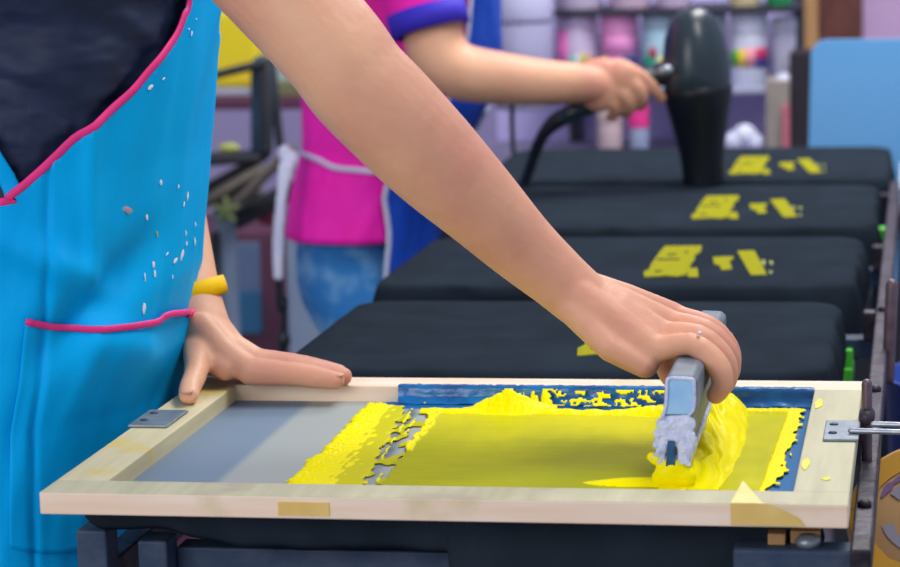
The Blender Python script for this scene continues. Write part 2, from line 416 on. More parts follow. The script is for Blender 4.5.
capp = prof_px([(667, 382), (670, 378), (691, 379), (694, 383), (694, 407), (690, 414), (665, 414), (667, 405)], .1)
bm = B(); extr(bm, capp, .0985, .1003); obj('end_cap', bm, M['endcap'], sq, smooth=False, bevel=.0006, label='pale blue end of the handle')
bm = B()
rim = prof_px([(667, 382), (670, 378), (691, 379), (694, 383), (694, 407), (690, 414)], .098); rim2 = prof_px([(667, 382), (666, 405), (662, 418)], .098)
for rr_ in (rim, rim2): tube(bm, [(x, .098, z) for x, z in rr_], .0015, 8, 3)
for (x, y) in [(661, 424), (657, 434), (655, 445), (656, 456), (660, 462), (690, 424), (691, 436), (689, 448), (686, 460), (680, 464), (672, 421), (680, 428), (666, 434), (684, 441), (663, 448), (673, 437), (682, 452), (668, 426)]:
    p = P(x, y, .0995); r = random.uniform(.0020, .0048); ell(bm, p, (r, .0017, r*1.2)); p = P(x+random.uniform(-5, 5), y+random.uniform(-5, 5), .0995); ell(bm, p, (r*.5, .0021, r*.6))
cr_ = prof_px([(663, 416), (690, 414), (692, 430), (690, 462), (678, 464), (677, 446), (666, 446), (665, 464), (657, 462), (656, 440), (660, 424)], .1)
extr(bm, cr_, .0988, .1015)
o = obj('dried_paint', bm, M['pwhite'], sq, label='white dried paint crust on the end face')
remesh(o, .0008, 3)
bx_ = prof_px([(668, 440), (675, 440), (676, 466), (666, 466)], .1)
bm = B(); extr(bm, bx_, .0955, .35); obj('blade', bm, M['blade'], sq, smooth=False, bevel=.0008, label='dark blue rubber blade')
bx_ = prof_px([(655, 455), (691, 455), (690, 467), (656, 467)], .1)
bm = B(); extr(bm, bx_, .1, .35); obj('blade_holder', bm, M['pwhite'], sq, smooth=False, bevel=.0015)
# blobs of ink clinging under the end
bm = B()
for (x, y, r) in [(656, 459, .005), (652, 457, .004), (672, 468, .009), (668, 474, .010), (678, 472, .008), (664, 480, .008), (680, 478, .008), (672, 486, .009), (686, 484, .008), (660, 487, .006)]:
    p = P(x, y, .101); p.z = max(p.z, -.009+r*.4); ell(bm, p, (r, r*.7, r*.9))
o = remesh(obj('ink_blob', bm, mat('yellow_ink_blob', 'FBEC00', .36, spec=.3, c2='F6E600', ior=1.22)), .001, 4)
tag(o, 'thick yellow ink blob hanging below the near end of the squeegee', 'ink')

# ------------------------------------------------------------------ person 1 torso surface
def interp(tab, z):
    if z <= tab[0][0]: return tab[0][1:]
    for a_, b_ in zip(tab, tab[1:]):
        if z <= b_[0]:
            t = (z-a_[0])/(b_[0]-a_[0]); return tuple(p*(1-t)+q*t for p, q in zip(a_[1:], b_[1:]))
    return tab[-1][1:]
def sup(c, e): return math.copysign(abs(c)**e, c)
T1 = [(-.60, -.15, .10, .15), (-.3, -.15, .10, .165), (-.06, -.138, .096, .17), (.0, -.136, .104, .172), (.04, -.129, .110, .172), (.1, -.122, .116, .172), (.2, -.112, .116, .168), (.33, -.092, .116, .166), (.45, -.062, .118, .175), (.53, -.03, .105, .18), (.58, -.015, .08, .12), (.62, 0, .055, .06)]
CY1 = .365
def surf1(th, z, off=0, wr=0):
    cx, rx, ry = interp(T1, z); e = .86
    c, s = math.cos(th), math.sin(th)
    x = cx+(rx+off)*sup(c, e); y = CY1-(ry+off)*sup(s, e)
    if wr: x += wr*c; y -= wr*s
    return Vector((x, y, z))
def foldS(th, z):
    p = surf1(th, z); a_ = p.x*.8-z*.6; b_ = p.x*.6+z*.8
    f1 = 1-abs(nz(a_*7+4, b_*26+.8*nz(a_*12, b_*12), 3))*2; f2 = 1-abs(nz(a_*14+nz(b_*9)*1.5, b_*44, 8))*2
    return .017*f1*(.4+nz(a_*9, b_*9, 15))+.009*f2*(.4+nz(a_*6, b_*12, 22)) + .008*nz(a_*10, b_*10, 1)-.012
def build_lookup(off, wrf=None):
    out = []
    for i in range(260):
        th = math.radians(-30+190*i/259)
        for j in range(330):
            z = -.2+.6*j/329; p = surf1(th, z, off, wrf(th, z) if wrf else 0); out.append((th, z, *proj(p)))
    return np.array(out)
def at_px(LK, x, y):
    d = (LK[:, 2]-x)**2+(LK[:, 3]-y)**2; k = np.where(d < d.min()+2)[0]
    # choose the one nearest to the camera side (theta in front range)
    i = k[np.argmin(np.abs(LK[k, 0]-math.radians(60)))]; return LK[i, 0], LK[i, 1]
def fold1(th, z):
    t = math.degrees(th)
    w_ = .0045*nz(th*2.2+z*5, z*7, 2)+.0022*nz(th*6, z*14+th*6, 5)
    for (tc, zc, st, sz, sl, am) in ((60, .130, 22, .015, .0012, .008), (42, .10, 20, .024, -.0015, -.012), (30, .055, 18, .02, .001, .007), (75, -.03, 22, .03, .002, .004), (62, .02, 3.5, .08, .05, -.003), (50, .2, 5, .09, .02, .003)):
        dt = (t-tc)/st; dz = (z-zc-sl*(t-tc))/sz; w_ += 1.7*am*math.exp(-dt*dt-dz*dz)
    return w_
LK = build_lookup(.012, fold1)
curve_px = [(191, 0), (186, 14), (178, 32), (165, 52), (150, 71), (132, 92), (115, 108), (95, 125), (75, 140), (50, 162), (25, 185), (8, 197), (0, 201)]
ct = [at_px(LK, x, y) for x, y in curve_px]
edge = sorted([(z, th) for th, z in ct])
edge = [(edge[0][0]-.028, math.radians(165)), (edge[0][0]-.012, math.radians(135))]+edge+[(edge[-1][0]+.08, edge[-1][1]*.82), (.50, edge[-1][1]*.62), (.56, edge[-1][1]*.5)]
def th_e(z): return interp(edge, z)[0]
p1 = thing('person', 'person in navy t-shirt and bright blue apron leaning over the frame pressing a squeegee', 'person', (-.13, CY1, -.94))
def surf_patch(rows_, parent, name, mt, off, wrf, nth=120, thick=.0016, label=None, surf=surf1):
    """rows_: list of (z, th_a, th_b)"""
    bm = B(); R_ = []
    for z, ta, tb in rows_: R_.append([bm.verts.new(surf(ta+(tb-ta)*k/nth, z, off, wrf(ta+(tb-ta)*k/nth, z) if wrf else 0)) for k in range(nth+1)])
    for a_, b_ in zip(R_, R_[1:]):
        for k in range(nth): bm.faces.new((a_[k], a_[k+1], b_[k+1], b_[k]))
    o = obj(name, bm, mt, parent, label=label)
    s_ = o.modifiers.new('s', 'SOLIDIFY'); s_.thickness = thick; s_.offset = 0
    return o
zs = [-.62+.02*i for i in range(31)]
z = zs[-1]
while z < .56: zs.append(z+.0035); z = zs[-1]
def apron_mesh():
    bm = B(); G = {}
    zz_ = [-.62+.0045*i for i in range(262)]; tt = [math.radians(-165+1.1*k) for k in range(301)]
    for j, z in enumerate(zz_):
        te = min(th_e(z), math.radians(164))
        for k, t in enumerate(tt):
            if abs(t) <= te+math.radians(1.0): G[j, k] = bm.verts.new(surf1(t, z, .012, fold1(t, z)))
    for (j, k) in list(G):
        q = [G.get((j+a_, k+b_)) for a_, b_ in ((0, 0), (0, 1), (1, 1), (1, 0))]
        if all(q): bm.faces.new(q)
    bmesh.ops.delete(bm, geom=[v for v in bm.verts if not v.link_faces], context='VERTS')
    o = obj('apron', bm, M['apron'], p1); s_ = o.modifiers.new('s', 'SOLIDIFY'); s_.thickness = .0016; s_.offset = 0
    return o
apron = apron_mesh()
def ribbon(tz, parent, name, mt, off, wrf, ra=.0042, rb=.0016, label=None, surf=surf1, k=3):
    bm = B(); rows_ = []
    pts = smoothpath([(a_[0], a_[1], 0) for a_ in tz], k)
    cs = [surf(t, z, off, wrf(t, z) if wrf else 0) for t, z, _ in pts]
    for i, (t, z, _) in enumerate(pts):
        tan = (cs[min(i+1, len(cs)-1)]-cs[max(i-1, 0)]).normalized(); nrm = (surf(t, z, off+.01)-surf(t, z, off)).normalized(); s = tan.cross(nrm).normalized()
        rows_.append([bm.verts.new(cs[i]+s*ra*math.cos(a_)+nrm*rb*math.sin(a_)) for a_ in [2*math.pi*q/10 for q in range(10)]])
    for a_, b_ in zip(rows_, rows_[1:]):
        for q in range(10): bm.faces.new((a_[q], a_[(q+1) % 10], b_[(q+1) % 10], b_[q]))
    bm.faces.new(rows_[0]); bm.faces.new(rows_[-1][::-1])
    return obj(name, bm, mt, parent, label=label)
tz = [(min(th, math.radians(158)), z) for z, th in reversed(edge[1:])]
ribbon(tz, apron, 'piping', M['piping'], .012, fold1, .0034, .0018, label='pink bound edge of the bib')
ribbon([at_px(LK, 12, 196), at_px(LK, 4, 178), (at_px(LK, 1, 168)[0]+.25, at_px(LK, 1, 168)[1]+.05), (at_px(LK, 1, 168)[0]+.6, at_px(LK, 1, 168)[1]+.12), (2.55, .42), (2.6, .5), (2.3, .555)], apron, 'tie_strap', M['apron'], .013, foldS, .007, .002)
# pocket
LP = build_lookup(.015, fold1)
pk_px = [(24, 322), (50, 327), (90, 331), (130, 327), (158, 322), (163, 316), (172, 314), (188, 313)]
pk = [at_px(LP, x, y) for x, y in pk_px]
pk_s = sorted(pk, key=lambda a_: -a_[0])
tl = pk_s[0][0]; tr = pk_s[-1][0]
pz = [(t, z) for t, z in sorted(pk)]
def pk_z(t): return interp([(a_, b_) for a_, b_ in pz], t)[0]
bm = B(); R_ = []
for j in range(41):
    f_ = j/40; row = []
    for k in range(81):
        t = tl+(math.radians(-30)-tl)*k/80; z = pk_z(t)-(.18)*f_
        row.append(bm.verts.new(surf1(t, z, .015+.0025*math.sin(math.pi*min(1, (1-k/80)*3))*0, fold1(t, z)+.002*(1-f_)*max(0, math.sin((tl-t)*6)))))
    R_.append(row)
for a_, b_ in zip(R_, R_[1:]):
    for k in range(80): bm.faces.new((a_[k], a_[k+1], b_[k+1], b_[k]))
pko = obj('pocket', bm, M['apron'], apron); s_ = pko.modifiers.new('s', 'SOLIDIFY'); s_.thickness = .0015
ribbon([(t, z+.001) for t, z in pk_s]+[(math.radians(-5), pk_z(tr)), (math.radians(-30), pk_z(tr))], pko, 'piping', M['piping'], .0165, lambda t, z: fold1(t, z)+.0015, .0028, .0015, label='pink bound pocket top')
# paint flecks on the apron
FM = [mat('white_paint_fleck', 'F0F8FF', .4), mat('pink_paint_fleck', 'B89AA8', .5), mat('yellow_paint_fleck', 'B4C060', .5)]
bmw, bmp, bmy = 0, 1, 2
def fleck(mi, x, y, L_, wd, ang):
    bm_ = B()
    t, z = at_px(LK, x, y); c = surf1(t, z, .0135, fold1(t, z)); n_ = (surf1(t, z, .02)-surf1(t, z, .01)).normalized()
    up = Vector((0, 0, 1)); s = up.cross(n_).normalized(); u_ = n_.cross(s); a_ = math.radians(ang)
    d = s*math.cos(a_)+u_*math.sin(a_); e_ = n_.cross(d)
    q = [bm_.verts.new(c+d*L_*math.cos(k*math.pi/5)*random.uniform(.7, 1)+e_*wd*math.sin(k*math.pi/5)*random.uniform(.6, 1.1)) for k in range(10)]
    t_ = bm_.verts.new(c+n_*.0009)
    for k in range(10): bm_.faces.new((q[k], q[(k+1) % 10], t_))
    obj('paint_and_glint_fleck', bm_, FM[mi], apron, label=('white paint fleck', 'pinkish grey paint fleck', 'yellow paint fleck')[mi])
for x, y, l_, w_, g in [(181, 254, .007, .003, 50), (175, 260, .005, .002, 20), (186, 244, .003, .0015, 60), (153, 264, .003, .002, 90), (153, 273, .004, .0015, 90), (144, 307, .006, .002, 80), (144, 276, .005, .001, 90), (187, 195, .005, .0015, 70), (183, 205, .003, .0015, 60), (195, 225, .003, .001, 90), (194, 242, .005, .0015, 80), (146, 217, .003, .0015, 90), (166, 253, .003, .001, 30), (150, 86, .004, .0018, 30), (163, 79, .002, .001, 30), (190, 33, .003, .0015, 60), (161, 183, .003, .0018, 80), (178, 187, .0025, .001, 60), (185, 233, .003, .001, 90), (31, 534, .003, .002, 0), (172, 276, .0025, .001, 90), (188, 29, .0015, .001, 0), (196, 20, .0015, .0008, 0)]: fleck(bmw, x, y, l_, w_, g)
fleck(bmp, 127, 209, .006, .003, -20)
fleck(bmy, 156, 234, .003, .0015, 90)
# shirt
shirt_rows = [(-.06+.006*i, math.radians(-180), math.radians(180)) for i in range(109)]
sh = surf_patch(shirt_rows, p1, 't_shirt', M['navy'], .003, lambda t, z: foldS(t, z)*smst(.02, .16, abs(t)-th_e(z))+(fold1(t, z)-.004)*(1-smst(.02, .16, abs(t)-th_e(z))), 220)
def sleeve(pts, parent, mt, name='sleeve'):
    bm = B(); loft(bm, smoothpath(pts, 4), ref=(0, 1, 0), n=28); return remesh(obj(name, bm, mt, parent), .004, 4)
SH = Vector((.005, .175, .50)); EL = P(350, 70, .14); WR = P(571, 290, .205)
SHL = Vector((-.01, .55, .49)); ELL = Vector((-.105, .615, .24)); WRL = Vector((-.001, .425, .040))
up_d = (EL-SH)
SE = SH+up_d*.30
sleeve([(-.02, .22, .52, .06, .06), (*SH, .062, .062), (*SE, .060, .060)], sh, M['navy'])
sleeve([(-.03, .50, .51, .06, .06), (*SHL, .06, .06), (*(SHL+(ELL-SHL)*.45), .055, .058)], sh, M['navy'])
bm = B()
for s in (-1, 1): loft(bm, smoothpath([(-.14, CY1+s*.075, -.02, .085, .1), (-.15, CY1+s*.09, -.25, .075, .085), (-.15, CY1+s*.1, -.5, .06, .06), (-.17, CY1+s*.1, -.75, .05, .05), (-.18, CY1+s*.1, -.89, .048, .048)], 4), ref=(0, 1, 0), n=24)
remesh(obj('trousers', bm, M['trousers'], p1), .006, 4)
bm = B()
for s in (-1, 1):
    bm = B(); loft(bm, smoothpath([(-.22, CY1+s*.1, -.905, .034, .03), (-.14, CY1+s*.1, -.905, .042, .032), (-.05, CY1+s*.105, -.915, .045, .022)], 3), ref=(0, 0, 1), n=20); obj('shoe', bm, M['black'], p1)
# body (skin) : torso core, neck, head, both arms and hands - one surface
bm = B()
loft(bm, [(-.14, CY1, -.05, .07, .10), (-.125, CY1, .1, .08, .12), (-.10, CY1, .3, .08, .12), (-.07, CY1, .45, .09, .11), (-.03, CY1, .53, .08, .09), (0, CY1, .57, .06, .05), (.035, CY1, .66, .05, .055)], ref=(0, 1, 0), n=24)
loft(bm, [(.04, CY1, .70, .06, .07), (.055, CY1, .75, .075, .093), (.06, CY1, .80, .077, .10), (.05, CY1, .86, .06, .08)], ref=(0, 1, 0), n=24)   # head
ell(bm, Vector((.155, CY1, .745)), (.018, .014, .022))
for s in (-1, 1): ell(bm, Vector((.045, CY1+s*.08, .755)), (.018, .008, .03))
def arm(bm, pts, ref): loft(bm, smoothpath(pts, 5), ref=ref, n=28)
def L3(a_, b_, t): return a_+(b_-a_)*t
# right arm : widths measured from the photograph
arm(bm, [(*L3(SH, EL, -.05), .052, .05), (*L3(SH, EL, .3), .047, .048), (*L3(SH, EL, .65), .042, .045), (*P(330, 45, .14), .0395, .043), (*P(356, 80, .14), .039, .0425), (*P(385, 110, .145), .039, .042), (*P(432, 158, .16), .037, .040), (*P(478, 203, .175), .032, .035), (*P(520, 245, .19), .027, .029), (*P(556, 277, .2), .0235, .026), (*P(580, 298, .205), .022, .027)], (0, 1, 0))
# right hand: metacarpal block then fingers over the handle
Wp = P(575, 293, .205)
MC = [Vector((.414, .179, .070)), Vector((.418, .199, .0785)), Vector((.421, .221, .083)), Vector((.422, .245, .084))]   # pinky .. index knuckles
for i, k in enumerate(MC):
    st = Wp+Vector((0, (i-1.5)*.010, 0))
    loft(bm, [(*st, .013, .017), (*L3(st, k, .5), .012, .0155), (*k, .0105, .0118)], ref=(0, 0, 1), n=16)
    loft(bm, [(*(L3(st, k, .3)+Vector((0, 0, .0125))), .002, .002), (*(k+Vector((-.004, 0, .0105))), .0028, .0025)], ref=(0, 0, 1), n=10)
loft(bm, [(*(Wp+Vector((.0, -.008, -.006))), .016, .02), (.385, .180, .072, .012, .020), (.408, .177, .060, .010, .015)], ref=(0, 1, 0), n=16)   # heel
loft(bm, [(*(Wp+Vector((.006, .02, -.006))), .014, .018), (.395, .243, .074, .015, .017), (.415, .245, .056, .011, .013), (.422, .225, .043, .009, .010)], ref=(0, 1, 0), n=16)   # thumb
FP = [[(.442, .174, .0765), (.4610, .170, .062), (.4650, .167, .048), (.460, .167, .040)],
      [(.446, .194, .0785), (.4630, .191, .063), (.4665, .189, .048), (.461, .189, .040)],
      [(.449, .216, .0785), (.4640, .213, .063), (.4670, .211, .050), (.462, .211, .042)],
      [(.450, .239, .0775), (.4635, .236, .062), (.4660, .235, .050), (.462, .235, .044)]]
for i, (k, fp) in enumerate(zip(MC, FP)):
    r = (.0085, .0090, .0092, .0088)[i]
    loft(bm, smoothpath([(*k, r*1.16, r*1.16), (*fp[0], r*1.02, r*1.02), (*fp[1], r*1.08, r*1.08), (*fp[2], r*.95, r*.95), (*fp[3], r*.85, r*.85)], 3), ref=(0, 1, 0), n=14)
loft(bm, [(*(Wp+Vector((0, .004, .003))), .022, .016), (*(L3(Wp, (MC[1]+MC[2])/2, .5)+Vector((0, 0, .0015))), .027, .0145), (*((MC[1]+MC[2])/2+Vector((-.008, 0, -.001))), .033, .0115)], ref=(0, 0, 1), n=24)
# left arm and hand
arm(bm, [(*L3(SHL, ELL, -.05), .05, .05), (*L3(SHL, ELL, .4), .042, .042), (*ELL, .036, .036), (*L3(ELL, WRL, .25), .036, .036), (*L3(ELL, WRL, .6), .030, .030), (*L3(ELL, WRL, .85), .028, .026), (*WRL, .030, .027), (.012, .418, .028, .030, .024)], (1, 0, 0))
LK4 = [Vector((.056, .373, .0150)), Vector((.058, .391, .0175)), Vector((.054, .409, .0165)), Vector((.046, .424, .0125))]
WL0 = Vector((.006, .415, .036))
for i, k in enumerate(LK4):
    st = WL0+Vector((.003, -(1.5-i)*.011, 0))
    loft(bm, [(*(st+Vector((-.002, .002, .012))), .012, .013), (*L3(st, k, .45), .012, .0135), (*k, .0102, .0112)], ref=(0, 0, 1), n=16)
TP = [(.128, .377, .0072), (.131, .393, .0075), (.124, .409, .0073), (.106, .424, .0068)]
for i, (k, t_) in enumerate(zip(LK4, TP)):
    r = (.0104, .0106, .0102, .0086)[i]; t_ = Vector(t_)
    loft(bm, smoothpath([(*k, r*1.1, r*1.15), (*(L3(k, t_, .45)+Vector((0, 0, .0015))), r, r), (*(L3(k, t_, .75)+Vector((0, 0, .0008))), r*.93, r*.9), (*t_, r*.82, r*.75)], 3), ref=(0, 0, 1), n=14)
loft(bm, smoothpath([(.004, .405, .036, .015, .013), (.010, .378, .026, .0125, .012), (.015, .350, .016, .0098, .0105), (.0175, .325, .0105, .0092, .0092), (.022, .305, .0075, .0085, .0070)], 3), ref=(0, 0, 1), n=14)
loft(bm, [(.012, .385, .026, .010, .010), (.035, .374, .016, .009, .010)], ref=(0, 0, 1), n=14)   # web
body1 = remesh(obj('body', bm, M['skin'], p1), .0021, 5, .5)
bm = B(); ell(bm, Vector((.0225, .2985, .0125)), (.0052, .0055, .0022)); obj('fingernail', bm, M['nail'], p1); bm = B(); ell(bm, Vector((.131, .3755, .0122)), (.0050, .0042, .0018)); obj('fingernail', bm, M['nail'], p1)
bm = B(); loft(bm, [(.01, CY1, .76, .088, .09), (.03, CY1, .82, .092, .115), (.04, CY1, .88, .07, .09)], ref=(0, 1, 0), n=24); obj('hair', bm, M['hair'], p1)
bm = B(); ell(bm, Vector((.4485, .1715, .0852)), (.0016, .003, .0012)); obj('paint_and_glint_fleck', bm, M['pwhite'], p1, label='painted white highlight on a knuckle')  # white speck standing in for the highlight on the pinky knuckle
# wristband
d = -Vector((-.30, .10, 1)).normalized(); c0 = L3(ELL, WRL, .86)+Vector((0, 0, 0)); s = d.cross(Vector((1, 0, 0))).normalized(); o_ = s.cross(d)
bm = B(); R_ = []
for k in range(40):
    a_ = 2*math.pi*k/40; rad = s*math.cos(a_)*.036+o_*math.sin(a_)*.0300
    R_.append([bm.verts.new(c0+rad*f_+d*g) for f_, g in ((.97, -.0075), (1.05, -.0078), (1.07, 0), (1.05, .0078), (.97, .0075))])
for k in range(40):
    for q in range(5): bm.faces.new((R_[k][q], R_[k][(q+1) % 5], R_[(k+1) % 40][(q+1) % 5], R_[(k+1) % 40][q]))
wb = obj('wristband', bm, M['yband'], p1, label='yellow rubber wristband')

# ------------------------------------------------------------------ platens with shirts
def rrect(x0, x1, y0, y1, r, n=10, cut=0):
    out = []
    for cx, cy, a0 in ((x1-r, y0+r, -90), (x1-r, y1-r, 0), (x0+r, y1-r, 90), (x0+r, y0+r, 180)):
        for k in range(n+1):
            a_ = math.radians(a0+90*k/n); out.append((cx+r*math.cos(a_), cy+r*math.sin(a_)))
    # densify
    res = []
    for (ax, ay), (bx, by) in zip(out, out[1:]+out[:1]):
        L_ = math.hypot(bx-ax, by-ay); m_ = max(1, int(L_/.006))
        for j in range(m_): res.append((ax+(bx-ax)*j/m_, ay+(by-ay)*j/m_))
    return res
GLYPH = [[(430, 110), (580, 108), (575, 133), (550, 148), (552, 163), (538, 180), (528, 200), (518, 226), (480, 234), (430, 230), (345, 236), (343, 215), (365, 205), (372, 185), (390, 160), (405, 138)],
         [(527, 200), (562, 200), (566, 236), (522, 236)],
         [(625, 155), (710, 152), (706, 165), (692, 170), (704, 203), (660, 208), (655, 190), (630, 183)],
         [(725, 130), (795, 128), (846, 226), (780, 228)]]
GLP = [[(822, 166), (840, 166), (840, 186), (826, 186)], [(856, 170), (872, 170), (872, 184), (858, 184)], [(854, 210), (868, 210), (868, 221), (856, 221)]]
GLD = [[(398, 163), (490, 162), (490, 167), (395, 168)], [(440, 144), (476, 142), (474, 147), (440, 149)], [(512, 132), (525, 131), (520, 140), (512, 140)], [(385, 214), (415, 210), (418, 214), (392, 219)]]
def gl(poly, z=-.0187):
    out = []
    for x, y in poly:
        p = PZ(560+x/4.09, 220+y/4.09, z); out.append((p.x, p.y))
    return out
ZT = -.0195
shirt_labels = ['black t-shirt draped over the nearest platen directly under the wooden screen frame',
 'black t-shirt on the platen just behind the frame, its print mostly hidden by the hand',
 'black t-shirt with the largest visible yellow print, on the third platen counted from the front',
 'black t-shirt with yellow print on the platen just in front of the farthest one',
 'black t-shirt with yellow print on the farthest platen, in front of the paint pots']
boards = [(.02, .535, .05, .46), (.026, .524, .565, .953), (.016, .535, 1.055, 1.437), (.0, .545, 1.53, 1.965), (-.04, .556, 2.05, 2.482)]
GB_Y = 1.055
goff = [None, (-.012, -.474), (0, 0), (.010, .486), (.022, .985)]
for bi, (x0, x1, y0, y1) in enumerate(boards):
    t = thing('platen', ['flat printing platen under the black shirt and the screen frame', 'flat printing platen under the shirt just behind the frame', 'flat printing platen under the shirt with the largest visible yellow print', 'flat printing platen under the shirt second from the back', 'flat printing platen under the farthest shirt'][bi], 'platen', ((x0+x1)/2, (y0+y1)/2, -.06), 'platens under the black shirts')
    bm = B(); slab(bm, rrect(x0+.006, x1-.006, y0+.006, y1-.006, .03, 6), -.034, -.0205); obj('board', bm, M['platen'], t, smooth=False)
    bm = B(); box(bm, (x0+x1)/2-.05, (x0+x1)/2+.05, y0+.05, y1-.05, -.06, -.034); obj('bracket', bm, M['iron'], t, smooth=False)
    base = rrect(x0, x1, y0, y1, .035 if bi else .02, 8)
    cx, cy = (x0+x1)/2, (y0+y1)/2
    bm = B(); rows_ = []
    drops = [(-.02, 0), (-.008, 0), (-.002, -.0012), (.0015, -.005), (.003, -.012), (.004, -.022), (.004, -.034), (.001, -.045), (-.004, -.055)]
    for k, (o1, dz) in enumerate(drops):
        row = []
        for (x, y) in base:
            nx_, ny_ = (x-cx)/(x1-cx), (y-cy)/(y1-cy)
            # outward direction from rounded box
            ix = max(x0+.035, min(x1-.035, x)); iy = max(y0+.035, min(y1-.035, y)); dx, dy = x-ix, y-iy; l_ = math.hypot(dx, dy) or 1; dx /= l_; dy /= l_
            w_ = .006*nz(x*22+bi*5, y*22, dz*20)*min(1, k/4) if k > 2 else 0
            ext = 1.0
            if k > 4 and dx > .5: ext = 1.45+.5*nz(y*14, bi*3)      # sleeve bunch on the right side
            if k > 4 and dx < -.5: ext = 1.3+.5*nz(y*14, bi*3+7)
            if bi == 0:
                ext = .36+.22*smst(.07, .13, x)
                if k > 5 and dy < -.5 and .285 < x < .50: ext = 2.6
                if k > 3 and dx < -.3 and dy < 0: ext = .36
                if k > 3: w_ += .007*nz(x*34, 2, dz*10)
            bul = .003 if (k > 4 and abs(dx) > .5) else 0
            dd = dz*ext
            row.append(bm.verts.new((x+dx*(o1+w_+bul), y+dy*(o1+w_+bul), ZT+dd)))
        rows_.append(row)
    n = len(base)
    for a_, b_ in zip(rows_, rows_[1:]):
        for q in range(n): bm.faces.new((a_[q], a_[(q+1) % n], b_[(q+1) % n], b_[q]))
    # top: grid-like inner rings with soft waviness
    prev = rows_[0]
    for s_f in (.85, .65, .45, .25, .1):
        row = [bm.verts.new((cx+(x-cx)*s_f, cy+(y-cy)*s_f, ZT+.0006*nz(x*9+bi, y*9, s_f*3))) for x, y in base]
        for q in range(n): bm.faces.new((prev[q], row[q], row[(q+1) % n], prev[(q+1) % n]))
        prev = row
    bm.faces.new(prev)
    so = obj('t_shirt', bm, M['tee']); s_ = so.modifiers.new('s', 'SOLIDIFY'); s_.thickness = .001; s_.offset = 1 if bi else -1
    tag(so, shirt_labels[bi], 't-shirt', 'black t-shirts stretched over the platens')
    if goff[bi] is not None:
        ox, oy = goff[bi]
        pro = None
        for g in GLYPH:
            bm = B(); slab(bm, [(x+ox, y+oy) for x, y in gl(g)], ZT+.0008, ZT+.0020); o_ = obj('print', bm, M['print'], so, smooth=False, label='blocky yellow printed mark'); pro = pro or o_
        for g in GLD: bm = B(); slab(bm, [(x+ox, y+oy) for x, y in gl(g)], ZT+.0015, ZT+.0023); obj('print_gap', bm, M['tee'], pro, smooth=False)
        for g in GLP: bm = B(); slab(bm, [(x+ox, y+oy) for x, y in gl(g)], ZT+.0008, ZT+.0018); obj('print_speck', bm, M['print_pale'], pro, smooth=False)

# ------------------------------------------------------------------ printing table (rails, legs, beams)
tb = thing('printing_table', 'long stained steel printing table frame carrying the row of platens', 'table', (.28, 1.2, -.94))
bm = B(); box(bm,   .561, .575, .0, 2.1, -.056, -.030); obj('side_rail', bm, M['rail'], tb, smooth=False, bevel=.002, label='grimy rail along the right side')
bm = B(); box(bm, .004, .024, .06, 2.55, -.10, -.072); obj('side_rail', bm, M['rail'], tb, smooth=False, bevel=.002)
for x0, x1 in ((.004, .027), (.050, .072)):
    bm = B(); box(bm, x0, x1, .062, .09, -.94, -.043 if x0 < .03 else -.05); obj('leg', bm, M['iron'], tb, smooth=False, bevel=.002)
bm = B(); box(bm, .540, .560, .03, .055, -.94, -.07); obj('leg', bm, M['iron'], tb, smooth=False, bevel=.002)
for y in (2.5,):
    for x in (.004, .525): bm = B(); box(bm, x, x+.025, y, y+.03, -.94, -.062); obj('leg', bm, M['iron'], tb, smooth=False, bevel=.002)
bm = B(); box(bm, .072, .49, .085, .11, -.078, -.060); obj('cross_beam', bm, M['iron'], tb, smooth=False, bevel=.002)
bm = B(); box(bm, .06, .56, .11, .13, -.1, -.082); obj('cross_beam', bm, mat('mauve_painted_bar', '7A6A80', .6, c2='5A5468', scale=20), tb, smooth=False, bevel=.002)
bm = B(); box(bm, .16, .24, .105, .109, -.1, -.081); obj('paint_mark', bm, mat('light_blue_paint', '3A86C8', .5), tb, smooth=False, label='light blue painted patch on the lower bar')
bm = B(); box(bm, .482, .566, .020, .045, -.075, -.036); obj('cross_beam', bm, M['iron'], tb, smooth=False, bevel=.003)
for y in (.5, 1.0, 1.48, 2.0):
    bm = B(); box(bm, .0, .57, y-.01, y+.02, -.085, -.065); obj('cross_beam', bm, M['iron'], tb, smooth=False, bevel=.002)
    bm = B(); box(bm, .5475, .5605, y-.02, y+.0, -.064, -.035); obj('bracket', bm, M['rail'], tb, smooth=False, bevel=.002)
bm = B(); box(bm, .52, .54, .035, .05, -.036, -.027); box(bm, .505, .517, .03, .045, -.036, -.028); obj('wood_shim', bm, M['wood_t'], tb, smooth=False, bevel=.001)
bm = B(); lathe(bm, [(.008, 0), (.009, .004), (.005, .008)], (.532, .03, -.036), n=18); obj('knob', bm, M['hinge'], tb)
# grime lumps / bolts along rail
for k in range(3):
    y = .12+.42*k; bm = B(); lathe(bm, [(.005, 0), (.005, .003), (.003, .005)], (.568, y, -.030), n=12); obj('bolt', bm, M['rail'], tb)
# hinge rods & uprights
cl = thing('clamp_rod', 'thin bright steel clamp rod pointing right from the hinge plate of the frame', 'rod', (.6, .215, -.02))
bm = B(); loft(bm, [(.556, .214, .0045, .0022, .0022), (.66, .205, .0045, .0022, .0022)], n=12); loft(bm, [(.572, .236, .005, .0022, .0022), (.66, .228, .005, .0022, .0022)], n=12); obj('rod', bm, M['steel'], cl)
up_ = thing('support_tube', 'brown-grey steel tube standing upright at the right edge of the frame', 'tube', (.5668, .27, -.07))
a_ = P(866, 384, .27); b_ = P(864, 497, .27)
bm = B(); loft(bm, [(.5665, .27, b_.z, .0040, .0040), (.5665, .27, a_.z, .0040, .0040)], n=16, ref=(1, 0, 0)); obj('shaft', bm, M['pipe'], up_)
bm = B(); loft(bm, [(.5665, .262, .0045, .0062, .0062), (.5665, .276, .0045, .0062, .0062)], n=16); obj('collar', bm, M['rail'], up_)
